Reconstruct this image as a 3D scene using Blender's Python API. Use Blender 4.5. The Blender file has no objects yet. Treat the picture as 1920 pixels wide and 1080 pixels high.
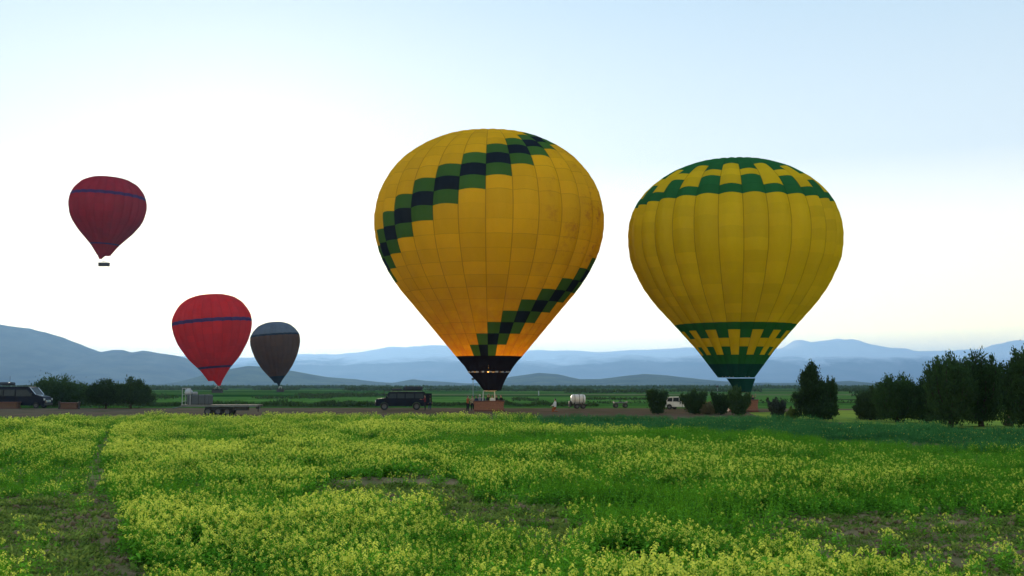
import bpy, bmesh, math, random
import numpy as np
from mathutils import Vector, Matrix, noise as mnoise
R = math.radians
scene = bpy.context.scene
C = scene.collection
rng = random.Random(7)
nr = np.random.RandomState(11)

# ------------------------------------------------------------------ camera
F = 2059.0                       # focal length in photograph pixels (1920 wide)
CAMH = 2.8
PITCH = math.atan(182 / F)
cam_d = bpy.data.cameras.new('camera'); cam = bpy.data.objects.new('camera', cam_d); C.objects.link(cam)
cam.location = (0, 0, CAMH); cam.rotation_euler = (R(90) + PITCH, 0, 0)
cam_d.sensor_width = 36; cam_d.lens = 36 * F / 1920; cam_d.clip_start = .1; cam_d.clip_end = 90000
scene.camera = cam
# ------------------------------------------------------------------ world, sun, exposure
SUN_AZ, SUN_EL = -14.0, 7.0      # degrees: to the left of the view direction, above the horizon
w = bpy.data.worlds.new('World'); scene.world = w; w.use_nodes = True
nt = w.node_tree; nt.nodes.clear()
sky = nt.nodes.new('ShaderNodeTexSky'); sky.sky_type = 'NISHITA'; sky.sun_disc = False
sky.sun_elevation = R(SUN_EL); sky.sun_rotation = R(SUN_AZ); sky.air_density = 1.0; sky.dust_density = 1.2; sky.ozone_density = 2.0
bg = nt.nodes.new('ShaderNodeBackground'); bg.inputs[1].default_value = 0.15
out = nt.nodes.new('ShaderNodeOutputWorld')
# thin high veil of cloud: pulls the clear-sky colour towards a pale blue-white, everywhere alike
hs = nt.nodes.new('ShaderNodeMixRGB'); hs.blend_type = 'MIX'; hs.inputs[0].default_value = 0.91
stc = nt.nodes.new('ShaderNodeTexCoord'); ssp = nt.nodes.new('ShaderNodeSeparateXYZ'); nt.links.new(stc.outputs['Generated'], ssp.inputs[0])
srp = nt.nodes.new('ShaderNodeValToRGB'); el = srp.color_ramp.elements; VK = 6.0
el[0].position = 0.0; el[0].color = (2.3, 1.8, .85, 1); el[1].position = 1.0; el[1].color = (.26, .41, .55, 1)
for p_, c_ in ((.05, (2.0, 1.65, .72)), (.1, (1.12, 1.0, .68)), (.2, (.54, .6, .62)), (.34, (.37, .475, .555)), (.6, (.28, .4, .52))):
    e_ = el.new(p_); e_.color = (*c_, 1)
nt.links.new(ssp.outputs[2], srp.inputs[0])
svk = nt.nodes.new('ShaderNodeVectorMath'); svk.operation = 'SCALE'; svk.inputs['Scale'].default_value = VK
nt.links.new(srp.outputs[0], svk.inputs[0]); nt.links.new(svk.outputs[0], hs.inputs[2])
nt.links.new(sky.outputs[0], hs.inputs[1]); nt.links.new(hs.outputs[0], bg.inputs[0]); nt.links.new(bg.outputs[0], out.inputs[0])
sd = bpy.data.lights.new('sun', 'SUN'); sun = bpy.data.objects.new('sun', sd); C.objects.link(sun)
sd.energy = 2.8; sd.angle = R(14); sd.color = (1, .83, .6)
sv = Vector((math.sin(R(SUN_AZ)) * math.cos(R(SUN_EL)), math.cos(R(SUN_AZ)) * math.cos(R(SUN_EL)), math.sin(R(SUN_EL))))
sun.rotation_euler = sv.to_track_quat('Z', 'Y').to_euler(); sun.location = (0, 0, 60)
vs = scene.view_settings; vs.view_transform = 'Standard'; vs.look = 'None'; vs.gamma = 1; vs.use_curve_mapping = False
vs.exposure = 0.9

# ------------------------------------------------------------------ photograph geometry helpers
def ray(px, py):
    a, b = (px - 960) / F, (540 - py) / F
    cp, sp = math.cos(PITCH), math.sin(PITCH)
    return Vector((a, cp - b * sp, sp + b * cp))
def at(px, py, Y):
    d = ray(px, py); return Vector((0, 0, CAMH)) + d * (Y / d.y)
def G(px, py, z=0.0):
    d = ray(px, py); return Vector((0, 0, CAMH)) + d * ((z - CAMH) / d.z)
def proj(x, y, z):
    cp, sp = math.cos(PITCH), math.sin(PITCH)
    dep = y * cp + (z - CAMH) * sp; up = -y * sp + (z - CAMH) * cp
    return 960 + F * x / dep, 540 - F * up / dep

# ------------------------------------------------------------------ materials
MATS = {}
def mat(name, col, rough=.6, metal=0, noise=None, bump=None, spec=.4):
    """noise=(scale, amount, second colour)   bump=(scale, strength)"""
    if name in MATS: return MATS[name]
    m = bpy.data.materials.new(name); m.use_nodes = True; n = m.node_tree; b = n.nodes['Principled BSDF']
    b.inputs['Base Color'].default_value = (*col, 1); b.inputs['Roughness'].default_value = rough
    b.inputs['Metallic'].default_value = metal; b.inputs['Specular IOR Level'].default_value = spec
    tc = n.nodes.new('ShaderNodeTexCoord')
    sc, am, c2 = noise if noise else (3.0, .35, tuple(c * .6 for c in col))
    t = n.nodes.new('ShaderNodeTexNoise'); t.inputs['Scale'].default_value = sc; t.inputs['Detail'].default_value = 6
    n.links.new(tc.outputs['Object'], t.inputs['Vector'])
    r = n.nodes.new('ShaderNodeMapRange'); r.inputs[1].default_value = .38; r.inputs[2].default_value = .68; r.inputs[4].default_value = am
    mx = n.nodes.new('ShaderNodeMixRGB'); mx.inputs[1].default_value = (*col, 1); mx.inputs[2].default_value = (*c2, 1)
    n.links.new(t.outputs[0], r.inputs[0]); n.links.new(r.outputs[0], mx.inputs[0]); n.links.new(mx.outputs[0], b.inputs['Base Color'])
    if bump:
        t2 = n.nodes.new('ShaderNodeTexNoise'); t2.inputs['Scale'].default_value = bump[0]; t2.inputs['Detail'].default_value = 8
        n.links.new(tc.outputs['Object'], t2.inputs['Vector'])
        bp = n.nodes.new('ShaderNodeBump'); bp.inputs['Strength'].default_value = bump[1]
        n.links.new(t2.outputs[0], bp.inputs['Height']); n.links.new(bp.outputs[0], b.inputs['Normal'])
    MATS[name] = m; return m

def leaf_mat(name, col, var=.5, trans=.35, col2=None):
    """foliage: diffuse + translucent, hue varied per instance and by position"""
    if name in MATS: return MATS[name]
    m = bpy.data.materials.new(name); m.use_nodes = True; n = m.node_tree; n.nodes.clear()
    o = n.nodes.new('ShaderNodeOutputMaterial'); d = n.nodes.new('ShaderNodeBsdfDiffuse'); t = n.nodes.new('ShaderNodeBsdfTranslucent')
    ms = n.nodes.new('ShaderNodeMixShader'); ms.inputs[0].default_value = trans
    oi = n.nodes.new('ShaderNodeObjectInfo'); ge = n.nodes.new('ShaderNodeNewGeometry')
    nz = n.nodes.new('ShaderNodeTexNoise'); nz.inputs['Scale'].default_value = .9; nz.inputs['Detail'].default_value = 4
    n.links.new(ge.outputs['Position'], nz.inputs['Vector'])
    ad = n.nodes.new('ShaderNodeMath'); ad.operation = 'ADD'; n.links.new(oi.outputs['Random'], ad.inputs[0]); n.links.new(nz.outputs[0], ad.inputs[1])
    ml = n.nodes.new('ShaderNodeMath'); ml.operation = 'ADD'; n.links.new(ad.outputs[0], ml.inputs[0]); n.links.new(ge.outputs['Random Per Island'], ml.inputs[1])
    mr = n.nodes.new('ShaderNodeMapRange'); mr.inputs[1].default_value = .6; mr.inputs[2].default_value = 2.3
    n.links.new(ml.outputs[0], mr.inputs[0])
    mx = n.nodes.new('ShaderNodeMixRGB'); c2 = col2 or tuple(min(1, c * (1 + var)) for c in col)
    mx.inputs[1].default_value = (*[c * (1 - var * .6) for c in col], 1); mx.inputs[2].default_value = (*c2, 1)
    n.links.new(mr.outputs[0], mx.inputs[0])
    n.links.new(mx.outputs[0], d.inputs[0]); n.links.new(mx.outputs[0], t.inputs[0])
    n.links.new(d.outputs[0], ms.inputs[1]); n.links.new(t.outputs[0], ms.inputs[2]); n.links.new(ms.outputs[0], o.inputs[0])
    MATS[name] = m; return m

def fabric(name, col, trans=.3, stain=None, seam=.45, rowseam=.15, var=.22, pan=.02):
    """thin balloon cloth: seams where the gores and rows are sewn (by UV), stains, slight sheen"""
    if name in MATS: return MATS[name]
    m = bpy.data.materials.new(name); m.use_nodes = True; n = m.node_tree; n.nodes.clear()
    L = n.links.new
    o = n.nodes.new('ShaderNodeOutputMaterial'); uv = n.nodes.new('ShaderNodeUVMap'); uv.uv_map = 'UVMap'
    sp = n.nodes.new('ShaderNodeSeparateXYZ'); L(uv.outputs[0], sp.inputs[0])
    def line(sock, width):
        f = n.nodes.new('ShaderNodeMath'); f.operation = 'FRACT'; L(sock, f.inputs[0])
        s = n.nodes.new('ShaderNodeMath'); s.operation = 'SUBTRACT'; L(f.outputs[0], s.inputs[0]); s.inputs[1].default_value = .5
        a = n.nodes.new('ShaderNodeMath'); a.operation = 'ABSOLUTE'; L(s.outputs[0], a.inputs[0])
        r = n.nodes.new('ShaderNodeMapRange'); r.inputs[1].default_value = .5 - width; r.inputs[2].default_value = .5 - width * .3; L(a.outputs[0], r.inputs[0])
        return r.outputs[0]
    lu, lv = line(sp.outputs[0], .028), line(sp.outputs[1], .04)
    a1 = n.nodes.new('ShaderNodeMath'); a1.operation = 'MULTIPLY'; L(lu, a1.inputs[0]); a1.inputs[1].default_value = seam
    # some rows only carry a visible horizontal seam
    nn = n.nodes.new('ShaderNodeTexWhiteNoise'); nn.noise_dimensions = '1D'
    rd = n.nodes.new('ShaderNodeMath'); rd.operation = 'ROUND'; L(sp.outputs[1], rd.inputs[0]); L(rd.outputs[0], nn.inputs['W'])
    a2 = n.nodes.new('ShaderNodeMath'); a2.operation = 'MULTIPLY'; L(lv, a2.inputs[0]); L(nn.outputs[0], a2.inputs[1])
    a3 = n.nodes.new('ShaderNodeMath'); a3.operation = 'MULTIPLY'; L(a2.outputs[0], a3.inputs[0]); a3.inputs[1].default_value = rowseam * 2
    sm = n.nodes.new('ShaderNodeMath'); sm.operation = 'MAXIMUM'; L(a1.outputs[0], sm.inputs[0]); L(a3.outputs[0], sm.inputs[1])
    tc = n.nodes.new('ShaderNodeTexCoord')
    mp = n.nodes.new('ShaderNodeMapping'); mp.inputs['Scale'].default_value = (1, 1, .35); L(tc.outputs['Object'], mp.inputs[0])
    nz = n.nodes.new('ShaderNodeTexNoise'); nz.inputs['Scale'].default_value = .35; nz.inputs['Detail'].default_value = 7; nz.inputs['Roughness'].default_value = .6
    L(mp.outputs[0], nz.inputs['Vector'])
    base = n.nodes.new('ShaderNodeMixRGB'); base.inputs[1].default_value = (*[c * (1 + var * .4) for c in col], 1); base.inputs[2].default_value = (*[c * (1 - var) for c in col], 1)
    L(nz.outputs[0], base.inputs[0])
    cur = base.outputs[0]
    # single cloth panels fade unequally
    pn = n.nodes.new('ShaderNodeTexWhiteNoise'); pn.noise_dimensions = '2D'
    fl = n.nodes.new('ShaderNodeVectorMath'); fl.operation = 'FLOOR'; L(uv.outputs[0], fl.inputs[0]); L(fl.outputs[0], pn.inputs['Vector'])
    pv = n.nodes.new('ShaderNodeMapRange'); pv.inputs[3].default_value = .9; pv.inputs[4].default_value = 1.06; L(pn.outputs[0], pv.inputs[0])
    pm = n.nodes.new('ShaderNodeVectorMath'); pm.operation = 'SCALE'; L(cur, pm.inputs[0]); L(pv.outputs[0], pm.inputs['Scale']); cur = pm.outputs[0]
    if stain:
        n2 = n.nodes.new('ShaderNodeTexNoise'); n2.inputs['Scale'].default_value = .5; n2.inputs['Detail'].default_value = 9; n2.inputs['Roughness'].default_value = .75
        L(tc.outputs['Object'], n2.inputs['Vector'])
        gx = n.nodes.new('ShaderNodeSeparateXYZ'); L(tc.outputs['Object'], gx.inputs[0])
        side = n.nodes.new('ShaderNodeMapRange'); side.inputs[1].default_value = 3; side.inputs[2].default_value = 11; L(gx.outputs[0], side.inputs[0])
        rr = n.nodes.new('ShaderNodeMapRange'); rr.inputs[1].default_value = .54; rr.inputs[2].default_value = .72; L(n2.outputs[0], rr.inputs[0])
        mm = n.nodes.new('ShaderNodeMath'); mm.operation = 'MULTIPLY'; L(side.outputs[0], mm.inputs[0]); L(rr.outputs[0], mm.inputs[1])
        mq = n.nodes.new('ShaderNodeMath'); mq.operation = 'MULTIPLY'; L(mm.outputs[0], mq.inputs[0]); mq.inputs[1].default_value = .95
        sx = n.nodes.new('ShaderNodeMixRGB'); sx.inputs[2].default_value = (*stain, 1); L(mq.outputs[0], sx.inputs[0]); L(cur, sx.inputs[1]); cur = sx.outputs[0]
        # orange burner glow painted into the lower cloth, broken up by burnt streaks
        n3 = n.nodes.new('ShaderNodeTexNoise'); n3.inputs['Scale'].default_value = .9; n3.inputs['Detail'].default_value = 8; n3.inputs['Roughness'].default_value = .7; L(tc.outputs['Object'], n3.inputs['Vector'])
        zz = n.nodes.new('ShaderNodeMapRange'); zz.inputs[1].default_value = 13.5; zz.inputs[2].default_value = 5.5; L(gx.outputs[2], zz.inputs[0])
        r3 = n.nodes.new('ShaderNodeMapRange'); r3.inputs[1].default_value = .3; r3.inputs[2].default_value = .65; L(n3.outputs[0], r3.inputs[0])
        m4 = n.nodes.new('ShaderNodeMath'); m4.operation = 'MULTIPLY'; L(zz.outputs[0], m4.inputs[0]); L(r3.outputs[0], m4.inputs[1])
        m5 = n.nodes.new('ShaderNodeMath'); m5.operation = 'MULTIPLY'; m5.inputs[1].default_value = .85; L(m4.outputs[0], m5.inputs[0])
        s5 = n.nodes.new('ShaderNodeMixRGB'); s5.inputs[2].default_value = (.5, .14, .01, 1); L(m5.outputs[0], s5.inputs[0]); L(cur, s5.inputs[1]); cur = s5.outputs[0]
    dk = n.nodes.new('ShaderNodeMixRGB'); dk.blend_type = 'MULTIPLY'; dk.inputs[2].default_value = (.25, .22, .2, 1); L(sm.outputs[0], dk.inputs[0]); L(cur, dk.inputs[1])
    d = n.nodes.new('ShaderNodeBsdfDiffuse'); t = n.nodes.new('ShaderNodeBsdfTranslucent'); ms = n.nodes.new('ShaderNodeMixShader'); ms.inputs[0].default_value = trans
    L(dk.outputs[0], d.inputs[0]); L(dk.outputs[0], t.inputs[0]); L(d.outputs[0], ms.inputs[1]); L(t.outputs[0], ms.inputs[2])
    g = n.nodes.new('ShaderNodeBsdfGlossy'); g.inputs['Roughness'].default_value = .42; g.inputs[0].default_value = (.8, .8, .8, 1)
    m2 = n.nodes.new('ShaderNodeMixShader'); m2.inputs[0].default_value = .006; L(ms.outputs[0], m2.inputs[1]); L(g.outputs[0], m2.inputs[2])
    wr = n.nodes.new('ShaderNodeTexNoise'); wr.inputs['Scale'].default_value = 1.1; wr.inputs['Detail'].default_value = 4; L(mp.outputs[0], wr.inputs['Vector'])
    bp = n.nodes.new('ShaderNodeBump'); bp.inputs['Strength'].default_value = .55; bp.inputs['Distance'].default_value = .3; L(wr.outputs[0], bp.inputs['Height'])
    for x in (d, t, g): L(bp.outputs[0], x.inputs['Normal'])
    L(m2.outputs[0], o.inputs[0]); MATS[name] = m; return m

# ------------------------------------------------------------------ mesh helpers
def tag(o, label=None, cat=None, group=None, kind=None):
    if label: o['label'] = label
    if cat: o['category'] = cat
    if group: o['group'] = group
    if kind: o['kind'] = kind
    return o
def empty(name, loc, rz=0, **k):
    o = bpy.data.objects.new(name, None); C.objects.link(o); o.location = loc; o.rotation_euler = (0, 0, rz); o.empty_display_size = .5
    return tag(o, **k)
class MB:
    def __init__(s): s.v = []; s.f = []; s.m = []
    def add(s, vs_, fs, mi=0):
        k = len(s.v); s.v += [tuple(v) for v in vs_]; s.f += [tuple(i + k for i in f) for f in fs]; s.m += [mi] * len(fs); return s
    def box(s, c, d, mi=0, rot=None):
        hx, hy, hz = d[0] / 2, d[1] / 2, d[2] / 2
        vs_ = [Vector((x * hx, y * hy, z * hz)) for x in (-1, 1) for y in (-1, 1) for z in (-1, 1)]
        if rot: vs_ = [rot @ v for v in vs_]
        return s.add([v + Vector(c) for v in vs_], [(0, 1, 3, 2), (4, 6, 7, 5), (0, 4, 5, 1), (2, 3, 7, 6), (0, 2, 6, 4), (1, 5, 7, 3)], mi)
    def tube(s, pts, rad, n=8, mi=0, cap=True):
        pts = [Vector(p) for p in pts]; rad = rad if isinstance(rad, (list, tuple)) else [rad] * len(pts)
        rings = []
        for i, p in enumerate(pts):
            d = (pts[min(i + 1, len(pts) - 1)] - pts[max(i - 1, 0)]).normalized()
            a = d.cross(Vector((0, 0, 1)) if abs(d.z) < .9 else Vector((1, 0, 0))).normalized(); b = d.cross(a)
            rings.append([p + (a * math.cos(t) + b * math.sin(t)) * rad[i] for t in [2 * math.pi * j / n for j in range(n)]])
        vs_ = [v for r_ in rings for v in r_]; fs = []
        for i in range(len(pts) - 1):
            for j in range(n): fs.append((i * n + j, i * n + (j + 1) % n, (i + 1) * n + (j + 1) % n, (i + 1) * n + j))
        if cap: fs += [tuple(range(n - 1, -1, -1)), tuple((len(pts) - 1) * n + j for j in range(n))]
        return s.add(vs_, fs, mi)
    def lathe(s, prof, n=16, mi=0, c=(0, 0, 0), axis='z'):
        vs_ = []
        for r_, z in prof:
            for j in range(n):
                t = 2 * math.pi * j / n; p = (r_ * math.cos(t), r_ * math.sin(t), z)
                if axis == 'y': p = (p[0], p[2], p[1])
                if axis == 'x': p = (p[2], p[0], p[1])
                vs_.append(Vector(p) + Vector(c))
        fs = [(i * n + j, i * n + (j + 1) % n, (i + 1) * n + (j + 1) % n, (i + 1) * n + j) for i in range(len(prof) - 1) for j in range(n)]
        return s.add(vs_, fs, mi)
    def build(s, name, mats, parent=None, smooth=False, bevel=0, **k):
        me = bpy.data.meshes.new(name); me.from_pydata(s.v, [], s.f)
        for m in (mats if isinstance(mats, (list, tuple)) else [mats]): me.materials.append(m)
        me.polygons.foreach_set('material_index', s.m)
        if bevel:
            bm = bmesh.new(); bm.from_mesh(me); bmesh.ops.remove_doubles(bm, verts=bm.verts, dist=1e-5)
            bmesh.ops.bevel(bm, geom=list(bm.edges), offset=bevel, segments=1, affect='EDGES', clamp_overlap=True); bm.to_mesh(me); bm.free()
        if smooth: me.polygons.foreach_set('use_smooth', [True] * len(me.polygons))
        me.update()
        o = bpy.data.objects.new(name, me); C.objects.link(o); o.parent = parent
        return tag(o, **k)
def np_mesh(name, V, Fq, mats, mi=None, parent=None, smooth=False, **k):
    me = bpy.data.meshes.new(name); V = np.asarray(V, dtype=np.float32); Fq = np.asarray(Fq, dtype=np.int32)
    me.vertices.add(len(V)); me.vertices.foreach_set('co', V.ravel())
    nf, nv = Fq.shape
    me.loops.add(nf * nv); me.loops.foreach_set('vertex_index', Fq.ravel())
    me.polygons.add(nf); me.polygons.foreach_set('loop_start', np.arange(nf, dtype=np.int32) * nv)
    for m in (mats if isinstance(mats, (list, tuple)) else [mats]): me.materials.append(m)
    if mi is not None: me.polygons.foreach_set('material_index', np.asarray(mi, dtype=np.int32))
    if smooth: me.polygons.foreach_set('use_smooth', [True] * nf)
    me.update(); me.validate()
    o = bpy.data.objects.new(name, me); C.objects.link(o); o.parent = parent
    return tag(o, **k)
def copy_tree(o, parent=None):
    c = o.copy(); C.objects.link(c); c.parent = parent
    for ch in o.children: copy_tree(ch, c)
    return c

# ================================================================== SETTING: ground, fields, hills
def ground_mat():
    m = bpy.data.materials.new('plain_ground'); m.use_nodes = True; n = m.node_tree; L = n.links.new; b = n.nodes['Principled BSDF']
    b.inputs['Roughness'].default_value = .95; b.inputs['Specular IOR Level'].default_value = 0
    ge = n.nodes.new('ShaderNodeNewGeometry')
    mp = n.nodes.new('ShaderNodeMapping'); mp.inputs['Scale'].default_value = (.006, .022, 1); L(ge.outputs['Position'], mp.inputs[0])
    v = n.nodes.new('ShaderNodeTexVoronoi'); v.inputs['Scale'].default_value = 1.0; L(mp.outputs[0], v.inputs['Vector'])
    cr = n.nodes.new('ShaderNodeValToRGB'); e = cr.color_ramp; e.interpolation = 'CONSTANT'
    e.elements[0].color = (.045, .11, .02, 1); e.elements[1].position = .22; e.elements[1].color = (.085, .16, .035, 1)
    for p, c in ((.4, (.04, .06, .018)), (.5, (.018, .06, .008)), (.65, (.07, .15, .03)), (.8, (.03, .075, .012)), (.92, (.05, .07, .022))):
        x = e.elements.new(p); x.color = (*c, 1)
    sp = n.nodes.new('ShaderNodeSeparateXYZ'); L(v.outputs['Color'], sp.inputs[0]); L(sp.outputs[0], cr.inputs[0])
    t = n.nodes.new('ShaderNodeTexNoise'); t.inputs['Scale'].default_value = .25; t.inputs['Detail'].default_value = 8; L(ge.outputs['Position'], t.inputs['Vector'])
    mx = n.nodes.new('ShaderNodeMixRGB'); mx.blend_type = 'MULTIPLY'; mx.inputs[0].default_value = .6
    mr = n.nodes.new('ShaderNodeMapRange'); mr.inputs[1].default_value = .3; mr.inputs[2].default_value = .7; mr.inputs[3].default_value = .5; mr.inputs[4].default_value = 1.3; L(t.outputs[0], mr.inputs[0])
    L(cr.outputs[0], mx.inputs[1]); L(mr.outputs[0], mx.inputs[2]); L(mx.outputs[0], b.inputs['Base Color'])
    return m
W0 = 26000
xs = sorted(set([-W0, -12000, -5000, -2000, -800, -300] + list(range(-200, 201, 50)) + [300, 800, 2000, 5000, 12000, W0]))
ys = [-400, -100, -20, 0, 10, 30, 60, 100, 150, 250, 400, 700, 1200, 2500, 5000, 9000, 14000, 20000, 26000]
V = [(x, y, 0) for y in ys for x in xs]; nx = len(xs)
Fq = [(j * nx + i, j * nx + i + 1, (j + 1) * nx + i + 1, (j + 1) * nx + i) for j in range(len(ys) - 1) for i in range(nx - 1)]
np_mesh('ground', V, Fq, ground_mat(), kind='structure', label='wide flat green farm plain running out to the hills')

def sheet(name, pts, z, m, **k):
    """flat irregular sheet from photograph points on the ground, edges roughened"""
    P = []
    n = len(pts)
    for i in range(n):
        a, b = Vector(pts[i]), Vector(pts[(i + 1) % n]); seg = max(1, int((b - a).length / 6))
        for s_ in range(seg):
            q = a.lerp(b, s_ / seg); P.append((q.x, q.y + .8 * mnoise.noise((q.x * .15, q.y * .1, 3)), z))
    me = bpy.data.meshes.new(name); bm = bmesh.new(); vs_ = [bm.verts.new(p) for p in P]; f = bm.faces.new(vs_)
    bmesh.ops.triangulate(bm, faces=[f]); bmesh.ops.recalc_face_normals(bm, faces=bm.faces); bm.to_mesh(me); bm.free(); me.materials.append(m)
    o = bpy.data.objects.new(name, me); C.objects.link(o); return tag(o, kind='structure', **k)
dirt = mat('dirt_track', (.15, .1, .07), .95, noise=(.35, .8, (.075, .075, .035)), bump=(6, .5), spec=0)
sheet('dirt_track', [(-110, 76), (-40, 80), (-10, 80), (20, 80), (40, 84), (48, 96), (120, 108), (120, 127), (60, 129), (20, 132), (-20, 136), (-60, 134), (-110, 126)], .012, dirt,
      label='strip of bare reddish brown earth along the far edge of the flower field')
pale = mat('pale_crop_field', (.085, .18, .035), .95, noise=(.08, .8, (.03, .085, .012)), spec=0)
sheet('pale_field', [(-75, 180), (20, 178), (60, 182), (64, 235), (10, 245), (-85, 240)], .02, pale, label='pale green crop field beyond the dirt strip')
yel = mat('yellow_green_meadow', (.27, .33, .05), .95, noise=(.4, .8, (.1, .18, .04)), spec=0)
sheet('meadow', [(26, 78), (40, 52), (75, 56), (90, 108), (90, 122), (36, 122), (24, 112), (21, 92)], .02, yel, label='bright yellow green meadow glimpsed between the trees on the right')
tan_ = mat('fallow_field', (.13, .15, .06), .95, noise=(.05, .7, (.03, .06, .015)), spec=0)
sheet('fallow_field', [(-60, 300), (180, 300), (190, 345), (-40, 350)], .02, tan_, label='pale fallow field strip in the distance')

def soil_mat():
    return mat('field_soil', (.27, .18, .095), 1, noise=(1.6, .9, (.11, .12, .04)), bump=(9, .8), spec=0)
# the near field floor: real clods and furrows
def hsoil(x, y):
    h = .05 + .1 * mnoise.fractal((x * .8, y * .8, 1.3), .8, 2.0, 5) + .03 * math.sin(y * 2.4 + .3 * x)
    return .004 + max(0, h) * max(0, min(1, (60 - y) / 6, (34 - abs(x)) / 3, (y - 7) / 2))
X = np.arange(-34, 34.01, .2); Y = np.concatenate([np.arange(7, 34, .2), np.arange(34, 60.01, .5)])
nxx, nyy = len(X), len(Y)
Vz = [(x, y, hsoil(x, y)) for y in Y for x in X]
Fq = [(j * nxx + i, j * nxx + i + 1, (j + 1) * nxx + i + 1, (j + 1) * nxx + i) for j in range(nyy - 1) for i in range(nxx - 1)]
np_mesh('field_soil', Vz, Fq, soil_mat(), smooth=True, kind='structure', label='uneven dark soil of the near field with low clods and furrows')
sheet('field_floor', [(-80, 60), (-34, 4), (34, 4), (85, 60), (120, 108), (55, 106), (20, 102), (-10, 102), (-40, 99), (-110, 94)], .002,
      mat('field_floor', (.04, .06, .02), 1, noise=(.6, .8, (.02, .045, .012)), spec=0), label='dark ground beneath the flowering crop')

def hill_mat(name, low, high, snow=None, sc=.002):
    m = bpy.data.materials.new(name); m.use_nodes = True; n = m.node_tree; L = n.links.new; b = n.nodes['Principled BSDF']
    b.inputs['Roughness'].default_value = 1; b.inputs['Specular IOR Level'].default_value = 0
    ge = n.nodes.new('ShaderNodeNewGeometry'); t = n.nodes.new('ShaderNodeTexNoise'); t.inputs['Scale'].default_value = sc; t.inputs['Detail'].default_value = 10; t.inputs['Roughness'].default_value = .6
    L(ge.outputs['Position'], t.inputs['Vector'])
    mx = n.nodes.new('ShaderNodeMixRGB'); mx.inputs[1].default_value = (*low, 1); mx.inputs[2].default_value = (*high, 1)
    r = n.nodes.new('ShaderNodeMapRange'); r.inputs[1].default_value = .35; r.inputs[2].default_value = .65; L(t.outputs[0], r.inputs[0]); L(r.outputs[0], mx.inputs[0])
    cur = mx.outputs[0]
    if snow:
        sp = n.nodes.new('ShaderNodeSeparateXYZ'); L(ge.outputs['Position'], sp.inputs[0])
        t2 = n.nodes.new('ShaderNodeTexNoise'); t2.inputs['Scale'].default_value = .0013; t2.inputs['Detail'].default_value = 12; t2.inputs['Roughness'].default_value = .65; L(ge.outputs['Position'], t2.inputs['Vector'])
        ma = n.nodes.new('ShaderNodeMath'); ma.operation = 'MULTIPLY_ADD'; L(t2.outputs[0], ma.inputs[0]); ma.inputs[1].default_value = 420; L(sp.outputs[2], ma.inputs[2])
        r2 = n.nodes.new('ShaderNodeMapRange'); r2.inputs[1].default_value = snow; r2.inputs[2].default_value = snow + 110; L(ma.outputs[0], r2.inputs[0])
        m3 = n.nodes.new('ShaderNodeMixRGB'); m3.inputs[2].default_value = (.8, .82, .85, 1); L(r2.outputs[0], m3.inputs[0]); L(cur, m3.inputs[1]); cur = m3.outputs[0]
    L(cur, b.inputs['Base Color'])
    return m
def ridge(name, pts, D, depth, m, amp, label, nx=260, ny=26, wob=.0):
    """a range of hills: crest heights given at photograph columns, real slopes in front and behind"""
    pxs = [p[0] for p in pts]; zs = [at(p[0], p[1], D).z for p in pts]
    x0, x1 = at(pxs[0], 700, D).x, at(pxs[-1], 700, D).x
    V = []
    for j in range(ny + 1):
        v = j / ny * 2 - 1
        for i in range(nx + 1):
            x = x0 + (x1 - x0) * i / nx; px = 960 + x / D * F * math.cos(PITCH)
            h = max(0, np.interp(px, pxs, zs))
            s = (1 - abs(v)) ** 1.15; s = s * s * (3 - 2 * s) * .35 + s * .65
            y = D + v * depth / 2
            q = mnoise.fractal((x / depth * 3.2 + D, y / depth * 3.2, D * .01), .9, 2.1, 6)
            rid = 1 - abs(mnoise.fractal((x / depth * 4 + 7, y / depth * 2, 2), .8, 2.1, 5)) * 1.2
            z = h * s + amp * q * s * (1.0 if v < -.06 or v > .06 else wob) + amp * .8 * (rid - .7) * s * (1 - s)
            V.append((x, y, max(-2 if j in (0, ny) else -1, z) if 0 < j < ny else -3))
    Fq = [(j * (nx + 1) + i, j * (nx + 1) + i + 1, (j + 1) * (nx + 1) + i + 1, (j + 1) * (nx + 1) + i) for j in range(ny) for i in range(nx)]
    return np_mesh(name, V, Fq, m, smooth=True, kind='structure', label=label)
jit = random.Random(3)
def rough(pts, a, step=14):
    o = []
    for (x0, y0), (x1, y1) in zip(pts, pts[1:]):
        n = max(1, int((x1 - x0) / step))
        for k in range(n): t = k / n; o.append((x0 + (x1 - x0) * t, y0 + (y1 - y0) * t + (jit.uniform(-a, a) if k else 0)))
    return o + [pts[-1]]
far_pts = [(-600, 650), (-300, 640), (0, 655), (250, 668), (440, 672), (560, 664), (640, 663), (690, 657), (730, 650), (790, 651), (815, 649), (860, 656), (940, 662), (1000, 657), (1060, 657),
           (1120, 660), (1180, 656), (1240, 654), (1290, 650), (1330, 655), (1400, 660), (1465, 652), (1487, 638), (1510, 646), (1560, 641), (1620, 646), (1660, 652), (1695, 653), (1715, 659), (1770, 656),
           (1830, 655), (1860, 645), (1905, 637), (1960, 640), (2100, 650), (2500, 640)]
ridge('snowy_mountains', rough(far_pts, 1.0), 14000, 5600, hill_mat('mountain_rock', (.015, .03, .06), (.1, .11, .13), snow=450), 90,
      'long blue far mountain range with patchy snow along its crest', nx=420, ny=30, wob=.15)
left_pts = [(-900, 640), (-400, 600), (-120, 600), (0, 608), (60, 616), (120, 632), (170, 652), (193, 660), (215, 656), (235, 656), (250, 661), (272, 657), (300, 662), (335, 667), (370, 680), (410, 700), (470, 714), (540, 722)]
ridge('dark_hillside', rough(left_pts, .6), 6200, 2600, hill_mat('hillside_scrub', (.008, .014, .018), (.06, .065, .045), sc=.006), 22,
      'large dark blue hillside falling from the left edge of the view', nx=300)
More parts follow.
